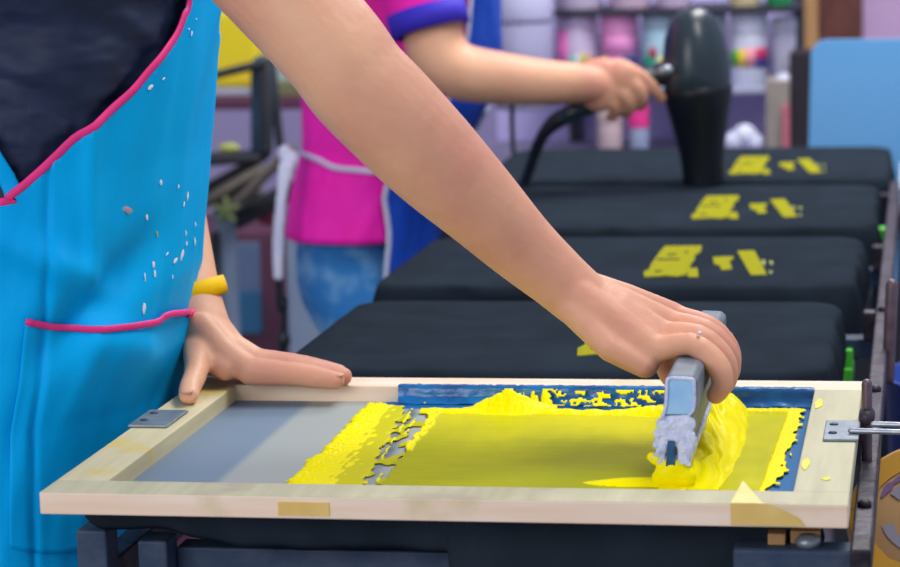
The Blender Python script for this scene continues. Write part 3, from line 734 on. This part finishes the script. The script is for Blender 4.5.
b2 = P(888, 378, .75); a2 = P(892, 285, .75)
bm = B(); loft(bm, [(b2.x, .75, b2.z, .006, .006), (a2.x, .75, a2.z, .006, .006)], n=16, ref=(1, 0, 0)); o = obj('support_tube', bm, M['pipe'])
tag(o, 'mauve steel tube standing on the right rail behind the first support tube', 'tube')
# green clips
for (xa, ya, xb, yb, Y, lab) in ((862, 262, 892, 228, 1.66, 'bright green plastic clip below the right end of the middle platens'), (838, 382, 853, 349, .985, 'small bright green plastic clip behind the right rear corner of the frame')):
    p = P(xa, ya, Y); q = P(xb, yb, Y); bm = B(); slab(bm, [(p.x, Y-.01), (q.x, Y-.01), (q.x, Y+.05), (p.x, Y+.05)], p.z, p.z+(q.z-p.z)*.45)
    box(bm, q.x-(q.x-p.x)*.5, q.x, Y-.005, Y+.02, p.z, q.z)
    o = obj('plastic_clip', bm, M['green'], smooth=False, bevel=.002); tag(o, lab, 'clip')
# right-hand extras
bm = B(); lathe(bm, [(.10, 0), (.115, .28), (.12, .285), (.112, .285), (.095, .01)], (.685, .95, -.378), n=40); o = obj('bucket', bm, M['bluebin']); tag(o, 'dark blue plastic bucket right of the rail', 'bucket')
bm = B(); box(bm, .59, .83, .8, 1.1, -.94, -.380); o = obj('stool', bm, M['platen'], smooth=False, bevel=.01); tag(o, 'low grey stand under the blue bucket', 'stand')
DA = Vector((-.20, -.80, .55)).normalized(); DC = P(925, 520, .42)
bm = B(); lathe(bm, [(.062, 0), (.064, .002), (.064, .008), (.062, .010)], DC, axis=DA, n=48); o = obj('paint_disc', bm, mat('smeared_tan_board', 'D8AC78', .5, c2='C89C68', scale=14))
tag(o, 'tan round board with paint smears leaning right of the table', 'board')
def smear(r0, r1, a0, a1, cc):
    bm = B(); s = DA.cross(Vector((0, 0, 1))).normalized(); t2 = DA.cross(s); c = DC+DA*.0105; vs = []
    for k in range(25):
        an = math.radians(a0+(a1-a0)*k/24); q = s*math.cos(an)+t2*math.sin(an); w_ = .003*nz(k*.5, r0*99)
        vs.append((bm.verts.new(c+q*(r0+w_)), bm.verts.new(c+q*(r1-w_))))
    for (a_, b_), (c_, d_) in zip(vs, vs[1:]): bm.faces.new((a_, b_, d_, c_))
    s_o = obj('paint_smear', bm, mat('smear_'+cc, cc, .5), o, smooth=False); s_ = s_o.modifiers.new('s', 'SOLIDIFY'); s_.thickness = .0006
smear(.045, .060, 0, 359, 'DCA43C'); smear(.024, .034, 20, 330, 'A09AA4'); smear(.004, .018, 0, 350, 'D8D030'); smear(.036, .041, 200, 340, '8C6C98')
bm = B(); box(bm, DC.x-.05, DC.x+.14, .40, .60, -.94, DC.z-.065); o = obj('side_stool', bm, mat('warm_brown_stool', '8A6A4C', .6), smooth=False, bevel=.004); tag(o, 'brown stool at the lower right carrying the smeared round board', 'stool')

# ------------------------------------------------------------------ person 2
CY2 = 2.08
K2 = (CY2-CAM[1])/(2.32-CAM[1])
def Q(*p):
    x, y, z = p[:3]; return (CAM[0]+(x-CAM[0])*K2, CY2+(y-2.32)*K2, CAM[2]+(z-CAM[2])*K2, *[v*K2 for v in p[3:]])
CT = 2.32
T2 = [(-.30, -.275, .095, .165), (-.2, -.275, .115, .165), (-.148, -.272, .118, .165), (-.05, -.255, .118, .155), (.0, -.238, .12, .15), (.077, -.215, .14, .155), (.16, -.205, .145, .165), (.235, -.195, .14, .17), (.32, -.18, .12, .175), (.38, -.17, .09, .12), (.42, -.16, .055, .06)]
def surf2(th, z, off=0, wr=0):
    zq = CAM[2]+(z-CAM[2])/K2; cx, rx, ry = interp(T2, zq); cx = CAM[0]+(cx-CAM[0])*K2; rx *= K2; ry *= K2; c, s_ = math.cos(th), math.sin(th)
    return Vector((cx+(rx+off)*sup(c, .9)+wr*c, CY2-(ry+off)*sup(s_, .9)-wr*s_, z))
p2 = thing('person', 'person in magenta t-shirt and blue apron holding a black hair dryer over the shirts', 'person', (-.25, CY2, -.94))
wr2 = lambda t, z: .006*nz(t*2.5, z*9, 2)+.003*nz(t*6, z*20, 2)
s2 = surf_patch([(-.098+.01*i, -math.pi, math.pi) for i in range(52)], p2, 't_shirt', M['magenta'], 0, wr2, 120, .003, surf=surf2)
def look(surf, off, zr, tr):
    out = []
    for i in range(180):
        th = math.radians(tr[0]+(tr[1]-tr[0])*i/179)
        for j in range(200):
            z = zr[0]+(zr[1]-zr[0])*j/199; out.append((th, z, *proj(surf(th, z, off))))
    return np.array(out)
L2 = look(surf2, .01, (-.35, .38), (-10, 170))
ap2 = [at_px(L2, x, y) for x, y in ((470, 0), (466, 45), (446, 104), (420, 140), (385, 187), (386, 215), (389, 243))]
e2 = sorted([(z, th) for th, z in ap2]); e2 = [(-.5, e2[0][1]), (-.2, e2[0][1])]+e2+[(.38, e2[-1][1]*.8)]
za = [-.5+.012*i for i in range(70)]
a2o = surf_patch([(z, interp(e2, z)[0], -interp(e2, z)[0]) for z in za], p2, 'apron', M['blue'], .012, wr2, 80, .003, surf=surf2)
ribbon([(th, z) for z, th in e2[1:]], a2o, 'edge_binding', M['white'], .0125, wr2, .0035, .002, surf=surf2, label='white bound edge')
# U-shaped mark on apron front
bm = B()
for pts in ([(484, 112), (482, 128), (486, 138), (492, 136), (494, 124), (494, 112)],):
    c3 = []
    for x, y in pts:
        t_, z_ = at_px(L2, x, y); c3.append(surf2(t_, z_, .016))
    tube(bm, c3, .003, 8, 3)
obj('apron_mark', bm, M['white'], a2o, label='white mark on the apron front')
# waist tie
tie = [at_px(L2, x, y) for x, y in ((292, 152), (310, 158), (330, 167), (355, 171), (384, 173))]
ribbon(tie, p2, 'apron_string', M['white'], .004, wr2, .004, .003, surf=surf2, label='white waist string')
bm = B(); kp = P(289, 163, 1.930)
for dx, dz, r in ((0, 0, .016), (-.006, .014, .013), (-.004, -.018, .014), (.006, .006, .012)): ell(bm, kp+Vector((dx, 0, dz)), (r*.8, r*.8, r))
loft(bm, smoothpath([(*P(286, 165, 1.910), .012, .006), (*P(281, 200, 1.900), .008, .005), (*P(278, 240, 1.895), .009, .005), (*P(278, 278, 1.895), .008, .004)], 4), ref=(0, 1, 0), n=12)
remesh(obj('apron_knot', bm, M['white'], p2, label='white knotted apron tie with hanging end'), .003, 3)
# jeans
bm = B()
for s in (-1, 1):
    loft(bm, smoothpath([Q(-.280, CT+s*.055, -.15, .088, .085), Q(-.272, CT+s*.065, -.20, .078, .09), Q(-.225, CT+s*.08, -.28, .078, .09), Q(-.18, CT+s*.085, -.45, .065, .07), (-.15, CY2+s*.09, -.7, .055, .055), (-.17, CY2+s*.09, -.89, .05, .05)], 4), ref=(1, 0, 0), n=24)
remesh(obj('jeans', bm, M['jeans'], p2), .006, 4)
bm = B()
for s in (-1, 1):
    bm = B(); loft(bm, [(-.21, CY2+s*.09, -.905, .034, .03), (-.11, CY2+s*.09, -.905, .042, .03), (-.04, CY2+s*.095, -.915, .04, .02)], ref=(0, 0, 1), n=20); obj('shoe', bm, M['black'], p2)
# body
bm = B()
loft(bm, [Q(-.25, CT, -.1, .1, .06), Q(-.22, CT, .1, .1, .07), Q(-.19, CT, .25, .12, .07), Q(-.17, CT, .34, .10, .05), Q(-.155, CT, .40, .05, .045), Q(-.13, CT, .47, .045, .048)], ref=(0, 1, 0), n=24)
loft(bm, [Q(-.12, CT, .50, .055, .065), Q(-.105, CT, .55, .07, .088), Q(-.10, CT, .6, .073, .095), Q(-.11, CT, .65, .055, .07)], ref=(0, 1, 0), n=24)
ell(bm, Vector(Q(-.035, CT, .545)), (.016, .012, .02))
for s in (-1, 1): ell(bm, Vector(Q(-.115, CT+s*.076, .555)), (.016, .008, .028))
S2 = P(408, -80, 1.93); E2 = P(452, 72, 1.830); W2 = P(580, 83, 1.890)
arm(bm, [(*S2, .043, .045), (*L3(S2, E2, .5), .041, .043), (*P(436, 48, 1.84), .042, .042), (*P(456, 70, 1.84), .040, .047), (*P(500, 78, 1.85), .036, .041), (*P(540, 82, 1.87), .032, .036), (*P(570, 83, 1.89), .029, .033), (*P(592, 84, 1.905), .026, .033)], (0, 1, 0))
# right hand around the handle
hp = P(600, 85, 1.915)
ell(bm, P(602, 83, 1.915), (.037, .024, .036)); ell(bm, P(600, 90, 1.905), (.030, .022, .031)); ell(bm, P(622, 78, 1.910), (.026, .02, .025))
def pf(lst, r): loft(bm, smoothpath([(*P(x, y, Y), r*k_, r*k_) for (x, y, Y), k_ in zip(lst, (1.1, 1.0, .95, .85))], 3), ref=(0, 1, 0), n=14)
pf([(622, 68, 1.920), (638, 74, 1.915), (652, 87, 1.925), (661, 98, 1.940)], .0098)
pf([(620, 78, 1.910), (633, 84, 1.902), (642, 97, 1.910), (640, 106, 1.930)], .0100)
pf([(614, 88, 1.905), (625, 95, 1.898), (630, 107, 1.910), (625, 113, 1.930)], .0096)
pf([(604, 95, 1.905), (613, 103, 1.900), (616, 113, 1.915), (610, 117, 1.930)], .0088)
pf([(600, 70, 1.950), (618, 65, 1.980), (632, 70, 1.992), (640, 76, 1.992)], .010)
# other arm resting forward behind
arm(bm, [Q(-.2, 2.47, .30, .045, .045), Q(-.24, 2.52, .12, .04, .04), Q(-.25, 2.53, .0, .034, .034), Q(-.25, 2.52, -.12, .024, .024), Q(-.24, 2.51, -.22, .02, .03)], (0, 1, 0))
remesh(obj('body', bm, M['skin'], p2), .0032, 4)
bm = B(); loft(bm, [Q(-.15, CT, .54, .08, .08), Q(-.13, CT, .61, .085, .105), Q(-.12, CT, .66, .065, .08)], ref=(0, 1, 0), n=24); obj('hair', bm, M['hair'], p2)
# sleeve with violet hem
c_a = P(425, 9, 1.845); c_b = P(431, 31, 1.84); dirn = (c_b-c_a).normalized()
sdir = (P(465, 12, 1.84)-P(393, 33, 1.84)).normalized(); od = sdir.cross(dirn).normalized()
def cuff(secs):
    bm = B(); R_ = []
    for k in range(48):
        a_ = 2*math.pi*k/48; rv = sdir*math.cos(a_)+od*math.sin(a_)*.9
        R_.append([bm.verts.new(c+rv*f_) for c, f_ in secs])
    for k in range(48):
        for q in range(len(secs)-1): bm.faces.new((R_[k][q], R_[k][q+1], R_[(k+1) % 48][q+1], R_[(k+1) % 48][q]))
    return bm
up2 = (c_a-c_b).normalized()
so2 = obj('sleeve', cuff([(c_b+up2*.01, .050), (c_b+up2*.012, .0535), (c_a, .0545), (c_a+up2*.03, .056), (c_a+up2*.07+Vector((-.02, .02, 0)), .060), (c_a+up2*.11+Vector((-.05, .05, 0)), .062), (c_a+up2*.13+Vector((-.07, .08, 0)), .045)]), M['magenta'], s2)
obj('sleeve_hem', cuff([(c_a, .052), (c_a, .0565), (c_a*.5+c_b*.5, .0567), (c_b, .0560), (c_b, .047)]), M['violet'], s2, label='violet blue sleeve hem')

# ------------------------------------------------------------------ hair dryer
YD = 1.97
dt = P(692, 7, YD); db = P(704, 186, YD); ax = (db-dt); LD = ax.length; ax.normalize()
hd_ = thing('hair_dryer', 'glossy black hair dryer pointing down over the printed shirts', 'hair dryer', db)
k_ = LD/179; dk = .96
bm = B(); lathe(bm, [(.001, 0), (.016, 2*k_), (.026, 7*k_), (.035, 16*k_), (.042, 30*k_), (.0465, 48*k_), (.0485, 66*k_), (.047, 80*k_), (.043, 86*k_)], dt, ax, 40); obj('motor_housing', bm, M['dryer'], hd_)
bm = B(); lathe(bm, [(.046, 78*k_), (.0495, 80*k_), (.049, 86*k_), (.045, 100*k_), (.040, 115*k_), (.034, 135*k_), (.030, 155*k_), (.029, 176*k_), (.029, 179*k_), (.026, 179*k_), (.026, 170*k_)], dt, ax, 40); obj('nozzle', bm, M['nozzle'], hd_, label='matt black tapering nozzle')
bm = B(); loft(bm, smoothpath([(*P(672, 72, YD), .019, .019), (*P(655, 76, YD), .017, .018), (*P(625, 88, 1.945), .015, .016), (*P(590, 104, 1.930), .015, .017), (*P(570, 113, 1.925), .013, .015), (*P(562, 118, 1.925), .009, .010)], 4), ref=(0, 1, 0), n=24)
h_ = obj('handle', bm, M['dryer'], hd_)
bm = B(); ell(bm, P(666, 70, 1.925), (.011, .006, .007)); obj('switch', bm, M['steel'], h_, label='chrome switch')
bm = B(); loft(bm, smoothpath([(*P(572, 113, 1.93), .013, .013), (*P(556, 121, 1.93), .012, .012), (*P(543, 135, 1.945), .009, .009), (*P(534, 155, 1.965), .008, .008)], 4), n=14, ref=(0, 1, 0)); tube(bm, [P(566, 116, 1.93), P(550, 126, 1.93), P(538, 143, 1.95), P(531, 165, 1.98), P(524, 185, 2.0), P(514, 215, 2.01), P(505, 330, 2.01)], .0075, 12, 5); obj('cord', bm, M['black'], hd_)
bm = B(); tube(bm, [P(513, 60, 2.350), P(512, 120, 2.400), P(514, 170, 2.400), P(517, 300, 2.400)], .004, 8, 5); o = obj('power_cable', bm, M['black']); tag(o, 'thin dark cable hanging vertically behind the hand with the dryer', 'cable')

# ------------------------------------------------------------------ back shelf with pots
YS = 3.5
def zof(y, Y=YS, x=680): return P(x, y, Y).z
sh_ = thing('storage_shelf', 'shelf rack holding printed paint pots at the back', 'shelf', (.1, YS+.1, -.94))
zl, zu = zof(87), zof(13)
xa, xb = P(554, 50, YS).x, P(799, 50, YS).x
bm = B(); box(bm, xa, xb, YS-.04, YS+.2, zl-.012, zl); obj('shelf_board', bm, mat('pale_shelf', 'AEB4CC', .6), sh_, smooth=False, bevel=.002)
bm = B(); box(bm, xa, xb, YS-.04, YS+.2, zu-.001, zu+.010); obj('shelf_board', bm, mat('dark_shelf', '2A2C3A', .6), sh_, smooth=False, bevel=.002)
zb = zof(152)
bm = B(); box(bm, xa-.2, xb+.3, YS-.15, YS+.25, zb-.03, zb); obj('bench_top', bm, mat('dim_bench', '9A94B0', .7), sh_, smooth=False, bevel=.003)
bm = B(); box(bm, xa-.16, xb-.02, YS+.25, YS+.27, -.94, zof(-60)); obj('back_panel', bm, mat('lavender_panel', 'CCC2F4', .8, c2='C0B8EC', scale=4), sh_, smooth=False)
for x in (xa, xb-.02):
    bm = B(); box(bm, x, x+.02, YS+.2, YS+.25, -.94, zof(-60)); obj('upright', bm, M['platen'], sh_, smooth=False)
def pot(x0, x1, yt, yb, name, body_c, lid_c, bands, label, lidh=.22, Y=YS, cat='paint pot', grp='paint pots on the back shelf', zbase=None):
    a_, b_ = P(x0, yb, Y), P(x1, yb, Y); r = (b_.x-a_.x)/2; cx = (a_.x+b_.x)/2; z0 = a_.z if zbase is None else zbase; h = P(x0, yt, Y).z-z0
    t = thing(name, label, cat, (cx, Y+.02, z0), grp)
    hb = h*(1-lidh)
    bm = B(); lathe(bm, [(r*.9, 0), (r*.96, .003), (r*.97, hb*.95), (r*.9, hb)], (cx, Y+.02, z0), n=32); obj('body', bm, mat('pot_'+body_c, body_c, .4), t)
    bm = B(); lathe(bm, [(r, 0), (r*1.02, h*.02), (r, h*lidh*.9), (r*.94, h*lidh)], (cx, Y+.02, z0+hb), n=32); obj('lid', bm, mat('lid_'+lid_c, lid_c, .4), t)
    for (f0, f1, g0, g1, c) in bands:   # label patch: horizontal fractions of the width, vertical fractions of body height
        bm = B(); n_ = 6; rr = r*.975+.001; cols = []
        for k in range(n_+1):
            s_ = (f0+(f1-f0)*k/n_)*2-1; an = math.asin(max(-.98, min(.98, s_))); x = cx+rr*math.sin(an); y = Y+.02-rr*math.cos(an)
            cols.append((bm.verts.new((x, y, z0+hb*g0)), bm.verts.new((x, y, z0+hb*g1))))
        for p_, q_ in zip(cols, cols[1:]): bm.faces.new((p_[0], q_[0], q_[1], p_[1]))
        o_ = obj('label_patch', bm, mat('patch_'+c, c, .5), t); s_ = o_.modifiers.new('s', 'SOLIDIFY'); s_.thickness = .0012
    return t
pot(556, 597, 14, 86, 'paint_pot', 'D4C4E4', 'DCC8EA', [(.02, .35, .05, .95, 'E87CC4'), (.38, .5, .3, .55, '48C0A0'), (.52, .6, .3, .55, 'D8DCE8'), (.64, .72, .3, .6, 'D0D040'), (.74, .9, .3, .55, 'D8A878')], 'white paint pot with pink label and thin colour stripes, leftmost of the row', .18, zbase=zl)
pot(600, 638, 12, 86, 'paint_pot', 'C0B4DC', 'FFA8E0', [(.02, .98, .62, .99, 'F49CD8'), (.02, .25, .3, .58, 'E0B048'), (.27, .62, .3, .58, 'E04C9C'), (.64, .97, .3, .58, '28307C')], 'paint pot with bright pink lid beside the white ones', .28, zbase=zl)
pot(641, 679, 14, 88, 'paint_pot', 'B4DCEC', 'B0CCDC', [(.1, .4, .28, .56, '20A080'), (.25, .45, .5, .68, 'B82C50'), (.48, .95, .28, .52, 'ECE04C')], 'pale blue paint pot with green and yellow label left of the hair dryer', .2, zbase=zl)
pot(700, 727, 14, 86, 'paint_pot', 'D8D0E4', 'B8C4D0', [(.5, .98, .45, .6, 'D07898')], 'pale paint pot half hidden behind the hair dryer', .4, zbase=zl)
pot(730, 768, 10, 86, 'paint_pot', 'D8DCF0', 'DEE2F6', [(.02, .24, .38, .68, '60B048'), (.24, .42, .38, .7, 'F0D830'), (.42, .68, .38, .72, 'F09CA8'), (.68, .98, .5, .72, 'E04478'), (.68, .98, .36, .5, '2C3C90')], 'white paint pot with rainbow label right of the hair dryer', .3, zbase=zl)
pot(771, 796, 18, 86, 'paint_pot', 'B4B4CC', 'C4C8DC', [], 'greyish translucent pot at the right end of the row', .2, zbase=zl)
pot(493, 553, -8, 110, 'storage_tub', 'A8A6C8', 'B8B8DA', [(.2, .4, .4, .6, 'C8A0C8')], 'large translucent lavender tub left of the paint pots', .25, Y=3.35, cat='tub', grp=None, zbase=None)
for (x0, x1, c, lab) in ((553, 602, 'E0D0EC', 'white pot standing on the upper shelf, leftmost'), (608, 650, 'E8CCE4', 'pinkish pot on the upper shelf above the pink lid'), (655, 690, 'E0CCEA', 'pale pot on the upper shelf above the hair dryer'), (728, 760, 'E8D8A8', 'cream pot on the upper shelf above the rainbow label'), (765, 792, '2C9C60', 'green pot at the right of the upper shelf')):
    pot(x0, x1, -50, 9, 'paint_pot', c, c, [], lab, .2, zbase=zu+.010, grp='pots on the upper shelf')
pot(628, 648, 105, 150, 'glue_bottle', '8C98B4', 'E83C90', [], 'small grey bottle with a bright pink cap below the hand', .45, Y=3.42, cat='bottle', grp=None, zbase=zb)
pot(596, 622, 108, 150, 'beige_jar', 'B8A4A8', 'C8B4B4', [], 'small beige jar left of the pink-capped bottle', .3, Y=3.42, cat='jar', grp=None, zbase=zb)
bm = B()
for x, y, r in ((735, 142, .022), (745, 136, .024), (754, 143, .02)): p = P(x, y, 3.4); p.z = max(p.z, zb+r*.8); ell(bm, p, (r, r, r))
o = remesh(obj('crumpled_cloth', bm, M['white']), .003, 4); tag(o, 'crumpled white cloth behind the farthest shirt', 'cloth')
for nm, x0, x1, y0, y1, c, lab, Y in (('yellowed_carton', 766, 789, 80, 152, '9C948C', 'tall greyish beige carton under the shelf end', 3.38), ('red_strip', 782, 789, 104, 140, 'C87080', 'narrow reddish strip standing by the carton', 3.36), ('dark_case', 790, 812, 52, 152, '2A2630', 'dark upright case left of the light blue panel', 3.4)):
    p, q = P(x0, y1, Y), P(x1, y0, Y); bm = B(); box(bm, p.x, q.x, Y, Y+(.1 if nm != 'red_strip' else .012), zb, q.z); o = obj(nm, bm, mat(nm+'_m', c, .6), smooth=False, bevel=.003); tag(o, lab, nm.split('_')[-1])
bm = B(); 
for x, y, r in ((791, 92, .022), (786, 102, .018)): ell(bm, P(x-6, y-8, 3.42), (r, r, r))
o = remesh(obj('white_spool', bm, M['white']), .003, 3); tag(o, 'small white bundle on top of the red strip', 'bundle')
for x0, x1, y1, c, nm, lab, Y in ((796, 817, 48, 'wood_t', 'plank', 'tan wooden plank standing behind the shelf end', 3.84), (817, 862, 60, 'wood_b', 'wooden_post', 'dark brown wooden post behind the light blue panel', 3.95)):
    p, q = P(x0, y1, Y), P(x1, -60, Y); bm = B(); box(bm, p.x, q.x, Y, Y+.06, -.94, q.z+.3); o = obj(nm, bm, M[c], smooth=False, bevel=.004); tag(o, lab, nm.split('_')[-1])
p, q = P(860, 100, 4.0), P(1100, -60, 4.0); bm = B(); box(bm, p.x, q.x, 4.0, 4.06, -.94, q.z+.3); o = obj('partition', bm, mat('lilac_board', 'C0A4C8', .8, c2='B89CC4', scale=3), smooth=False); tag(o, 'lilac partition board above the light blue panel', 'partition')
# light blue panel
pn = P(812, 168, 2.85); pq = P(985, 38, 2.85)
rp = rrect(pn.x, pq.x, -.30, pq.z, .025, 8)
bm = B(); a_ = [bm.verts.new((x+ (pq.z-z)*-.03, 2.85, z)) for x, z in rp]; b_ = [bm.verts.new((x+(pq.z-z)*-.03, 2.87, z)) for x, z in rp]; n = len(rp)
bm.faces.new(a_); bm.faces.new(b_[::-1])
for i in range(n): bm.faces.new((a_[i], b_[i], b_[(i+1) % n], a_[(i+1) % n]))
o = obj('light_blue_panel', bm, mat('sky_blue_plastic', '68B0E8', .45, c2='74B4E6', scale=3), smooth=False); tag(o, 'light blue rounded plastic panel behind the farthest shirt', 'panel')
bm = B(); box(bm, .45, .9, 2.8, 3.0, -.94, -.302); o = obj('low_table', bm, M['platen'], smooth=False, bevel=.01); tag(o, 'low table carrying the light blue panel', 'table')
p, q = P(884, 200, 2.2), P(930, 182, 2.2); bm = B(); box(bm, .572, q.x+.05, 2.2, 2.55, p.z-.01, q.z-.008); o = obj('paper_stack', bm, mat('pale_paper', 'B8C8DC', .6), smooth=False, bevel=.002); tag(o, 'pale grey stack of sheets right of the farthest shirts', 'paper')
bm = B(); box(bm, .571, q.x+.1, 2.15, 2.6, -.94, p.z-.011); o = obj('side_cabinet', bm, mat('dim_side', '4A4450', .7), smooth=False, bevel=.004); tag(o, 'dim cabinet under the paper stack', 'cabinet')

# ------------------------------------------------------------------ left background: cabinet, press, yellow container
cb = thing('cabinet', 'maroon cabinet with blue glass door behind the gap left of the magenta shirt', 'cabinet', (-.62, 3.3, -.94))
x0, x1 = P(150, 300, 3.3).x, P(287, 300, 3.3).x; zt = P(250, 232, 3.3).z
bm = B(); box(bm, x0, x1, 3.3, 3.6, -.94, zt); obj('carcass', bm, mat('maroon_paint', '6A4058', .6, c2='583448', scale=5), cb, smooth=False, bevel=.004)
xg0, xg1 = P(213, 300, 3.3).x, P(262, 300, 3.3).x
bm = B(); box(bm, xg0, xg1, 3.29, 3.3, P(240, 332, 3.3).z, P(240, 242, 3.3).z); g = obj('door', bm, mat('dull_blue_glass', '586C8C', .25, c2='66789A', scale=8), cb, smooth=False, bevel=.002)
bm = B(); box(bm, P(238, 300, 3.28).x, xg1, 3.284, 3.29, P(240, 332, 3.3).z, P(240, 290, 3.3).z); obj('door_panel', bm, mat('teal_card', '2E6E98', .5), g, smooth=False, label='teal blue card in the door')  # plain teal card on the lower part of the door
x0, x1 = P(287, 300, 3.1).x, P(345, 300, 3.1).x
bm = B(); box(bm, x0, x1, 3.1, 3.2, -.94, P(300, 200, 3.1).z); o = obj('pale_column', bm, mat('pale_blue_grey', '92A2BA', .7, c2='8496B0', scale=4), smooth=False, bevel=.004); tag(o, 'pale blue-grey upright panel behind the magenta-shirted person', 'panel')
# wall-side maroon ledge, lower-left shelf
p, q = P(150, 111, 3.5), P(310, 99, 3.5); bm = B(); box(bm, p.x, q.x, 3.5, 3.9, p.z, q.z); o = obj('maroon_ledge', bm, mat('maroon_wood', '5E3450', .7), smooth=False, bevel=.003); tag(o, 'dark maroon shelf under the yellow container', 'shelf')
zz = q.z
bm = B(); p, q = P(210, 99, 3.6), P(300, 60, 3.6)
box(bm, p.x-.2, P(262, 80, 3.6).x, 3.6, 3.8, zz, P(230, 88, 3.6).z); o = obj('grey_box', bm, mat('pale_grey_box', 'B4B8C8', .6), smooth=False, bevel=.004); tag(o, 'pale grey box under the yellow container', 'box')
bm = B(); box(bm, P(271, 80, 3.6).x, P(296, 80, 3.6).x, 3.6, 3.75, zz, P(280, 55, 3.6).z); o = obj('glass_jar', bm, mat('pale_green_jar', 'A8BCB8', .4, c2='98AAA0'), smooth=False, bevel=.01); tag(o, 'pale greenish jar behind the magenta sleeve gap', 'jar')
bm = B(); box(bm, P(263, 80, 3.55).x, P(300, 80, 3.55).x, 3.55, 3.59, zz, P(280, 82, 3.55).z); o = obj('olive_box', bm, mat('olive_box', '7C7A58', .6), smooth=False, bevel=.004); tag(o, 'olive box in front of the pale jar', 'box')
yc = thing('yellow_container', 'bright yellow plastic container with white cap at upper left', 'container', (P(238, 60, 3.6).x, 3.66, P(230, 88, 3.6).z))
bm = B(); box(bm, P(200, 50, 3.6).x, P(258, 50, 3.6).x, 3.6, 3.75, P(230, 88, 3.6).z, P(230, 12, 3.6).z); obj('body', bm, mat('yellow_plastic', 'F0DC10', .4, c2='E8D028', scale=4), yc, smooth=False, bevel=.012)
bm = B(); lathe(bm, [(.022, 0), (.022, .03), (.018, .034)], (P(229, 10, 3.6).x, 3.66, P(229, 12, 3.6).z), n=24); obj('cap', bm, M['white'], yc)
# carousel press
prs = thing('press_machine', 'dark teal screen-press post with arms in the blurred background left', 'press', (P(265, 150, 2.9).x, 2.9, -.94))
MT = mat('teal_machine_paint', '2C5468', .5, c2='223C50', scale=12); MD = mat('dark_machine_iron', '2C3038', .55, c2='3A3C40', scale=12); MG = mat('dusty_grey_steel', '7C7468', .6, c2='565450', scale=14)
def bar(name, x0, y0, x1, y1, w_, Y, mt, dep=.03, Y1=None, lab=None):
    a_, b_ = P(x0, y0, Y), P(x1, y1, Y1 or Y)
    if name == 'stand_post': b_ = Vector((a_.x, a_.y, -.93))
    bm = B(); loft(bm, [(*a_, w_, dep), (*b_, w_, dep)], ref=(0, 1, 0), n=4 if False else 12, dome=True); return obj(name, bm, mt, prs, label=lab)
bar('post', 262, 150, 262, 66, .020, 2.9, MT)
bar('stand_post', 224, 205, 224, 420, .020, 2.92, mat('grey_blue_post', '7488A0', .6, c2='68788E', scale=8))
bar('arm', 200, 79, 268, 62, .008, 2.88, MD)
bar('arm', 266, 70, 266, 150, .012, 2.87, MD, dep=.012)
bar('arm', 272, 66, 280, 145, .008, 2.93, MD, dep=.012)
bar('arm', 200, 205, 262, 170, .012, 2.86, MG)
bar('arm', 228, 212, 290, 150, .010, 2.84, MG)
bar('arm', 200, 192, 255, 162, .010, 2.9, MD)
bar('arm', 236, 220, 300, 185, .018, 2.96, MD)
bar('arm', 215, 235, 215, 400, .006, 2.88, MD)
bar('tray', 195, 160, 262, 156, .012, 2.9, MD, dep=.05)
bar('hub', 230, 198, 252, 190, .022, 2.9, mat('pale_dusty_iron', '8C8880', .6, c2='6C6860'))
bm = B(); ell(bm, P(229, 148, 2.82), (.020, .016, .009)); o = obj('sponge', bm, mat('yellow_green_sponge', 'B0B860', .7)); tag(o, 'small yellow-green sponge on the dark press tray', 'sponge')
bm = B(); c = P(226, 211, 2.8)
for k in range(5): an = math.radians(90+72*k); loft(bm, [(*c, .008, .008), (*(c+Vector((math.cos(an)*.022, 0, math.sin(an)*.022))), .005, .005)], n=10)
obj('star_knob', bm, mat('olive_green_knob', '6C7C4C', .6), prs, label='olive green star-shaped knob')
bm = B(); ell(bm, P(268, 215, 3.0), (.02, .02, .02)); o = obj('red_ball_knob', bm, mat('dull_red', '8C3850', .6), prs)
bm = B(); tube(bm, [P(278, 272, 1.90), P(280, 310, 1.92), P(283, 338, 1.95), Vector((-.42, 2.0, -.925))], .0045, 8, 4); ell(bm, P(284, 340, 1.95), (.010, .01, .014)); o = obj('hanging_cord', bm, M['black']); tag(o, 'dark cord hanging below the white apron tie', 'cord')
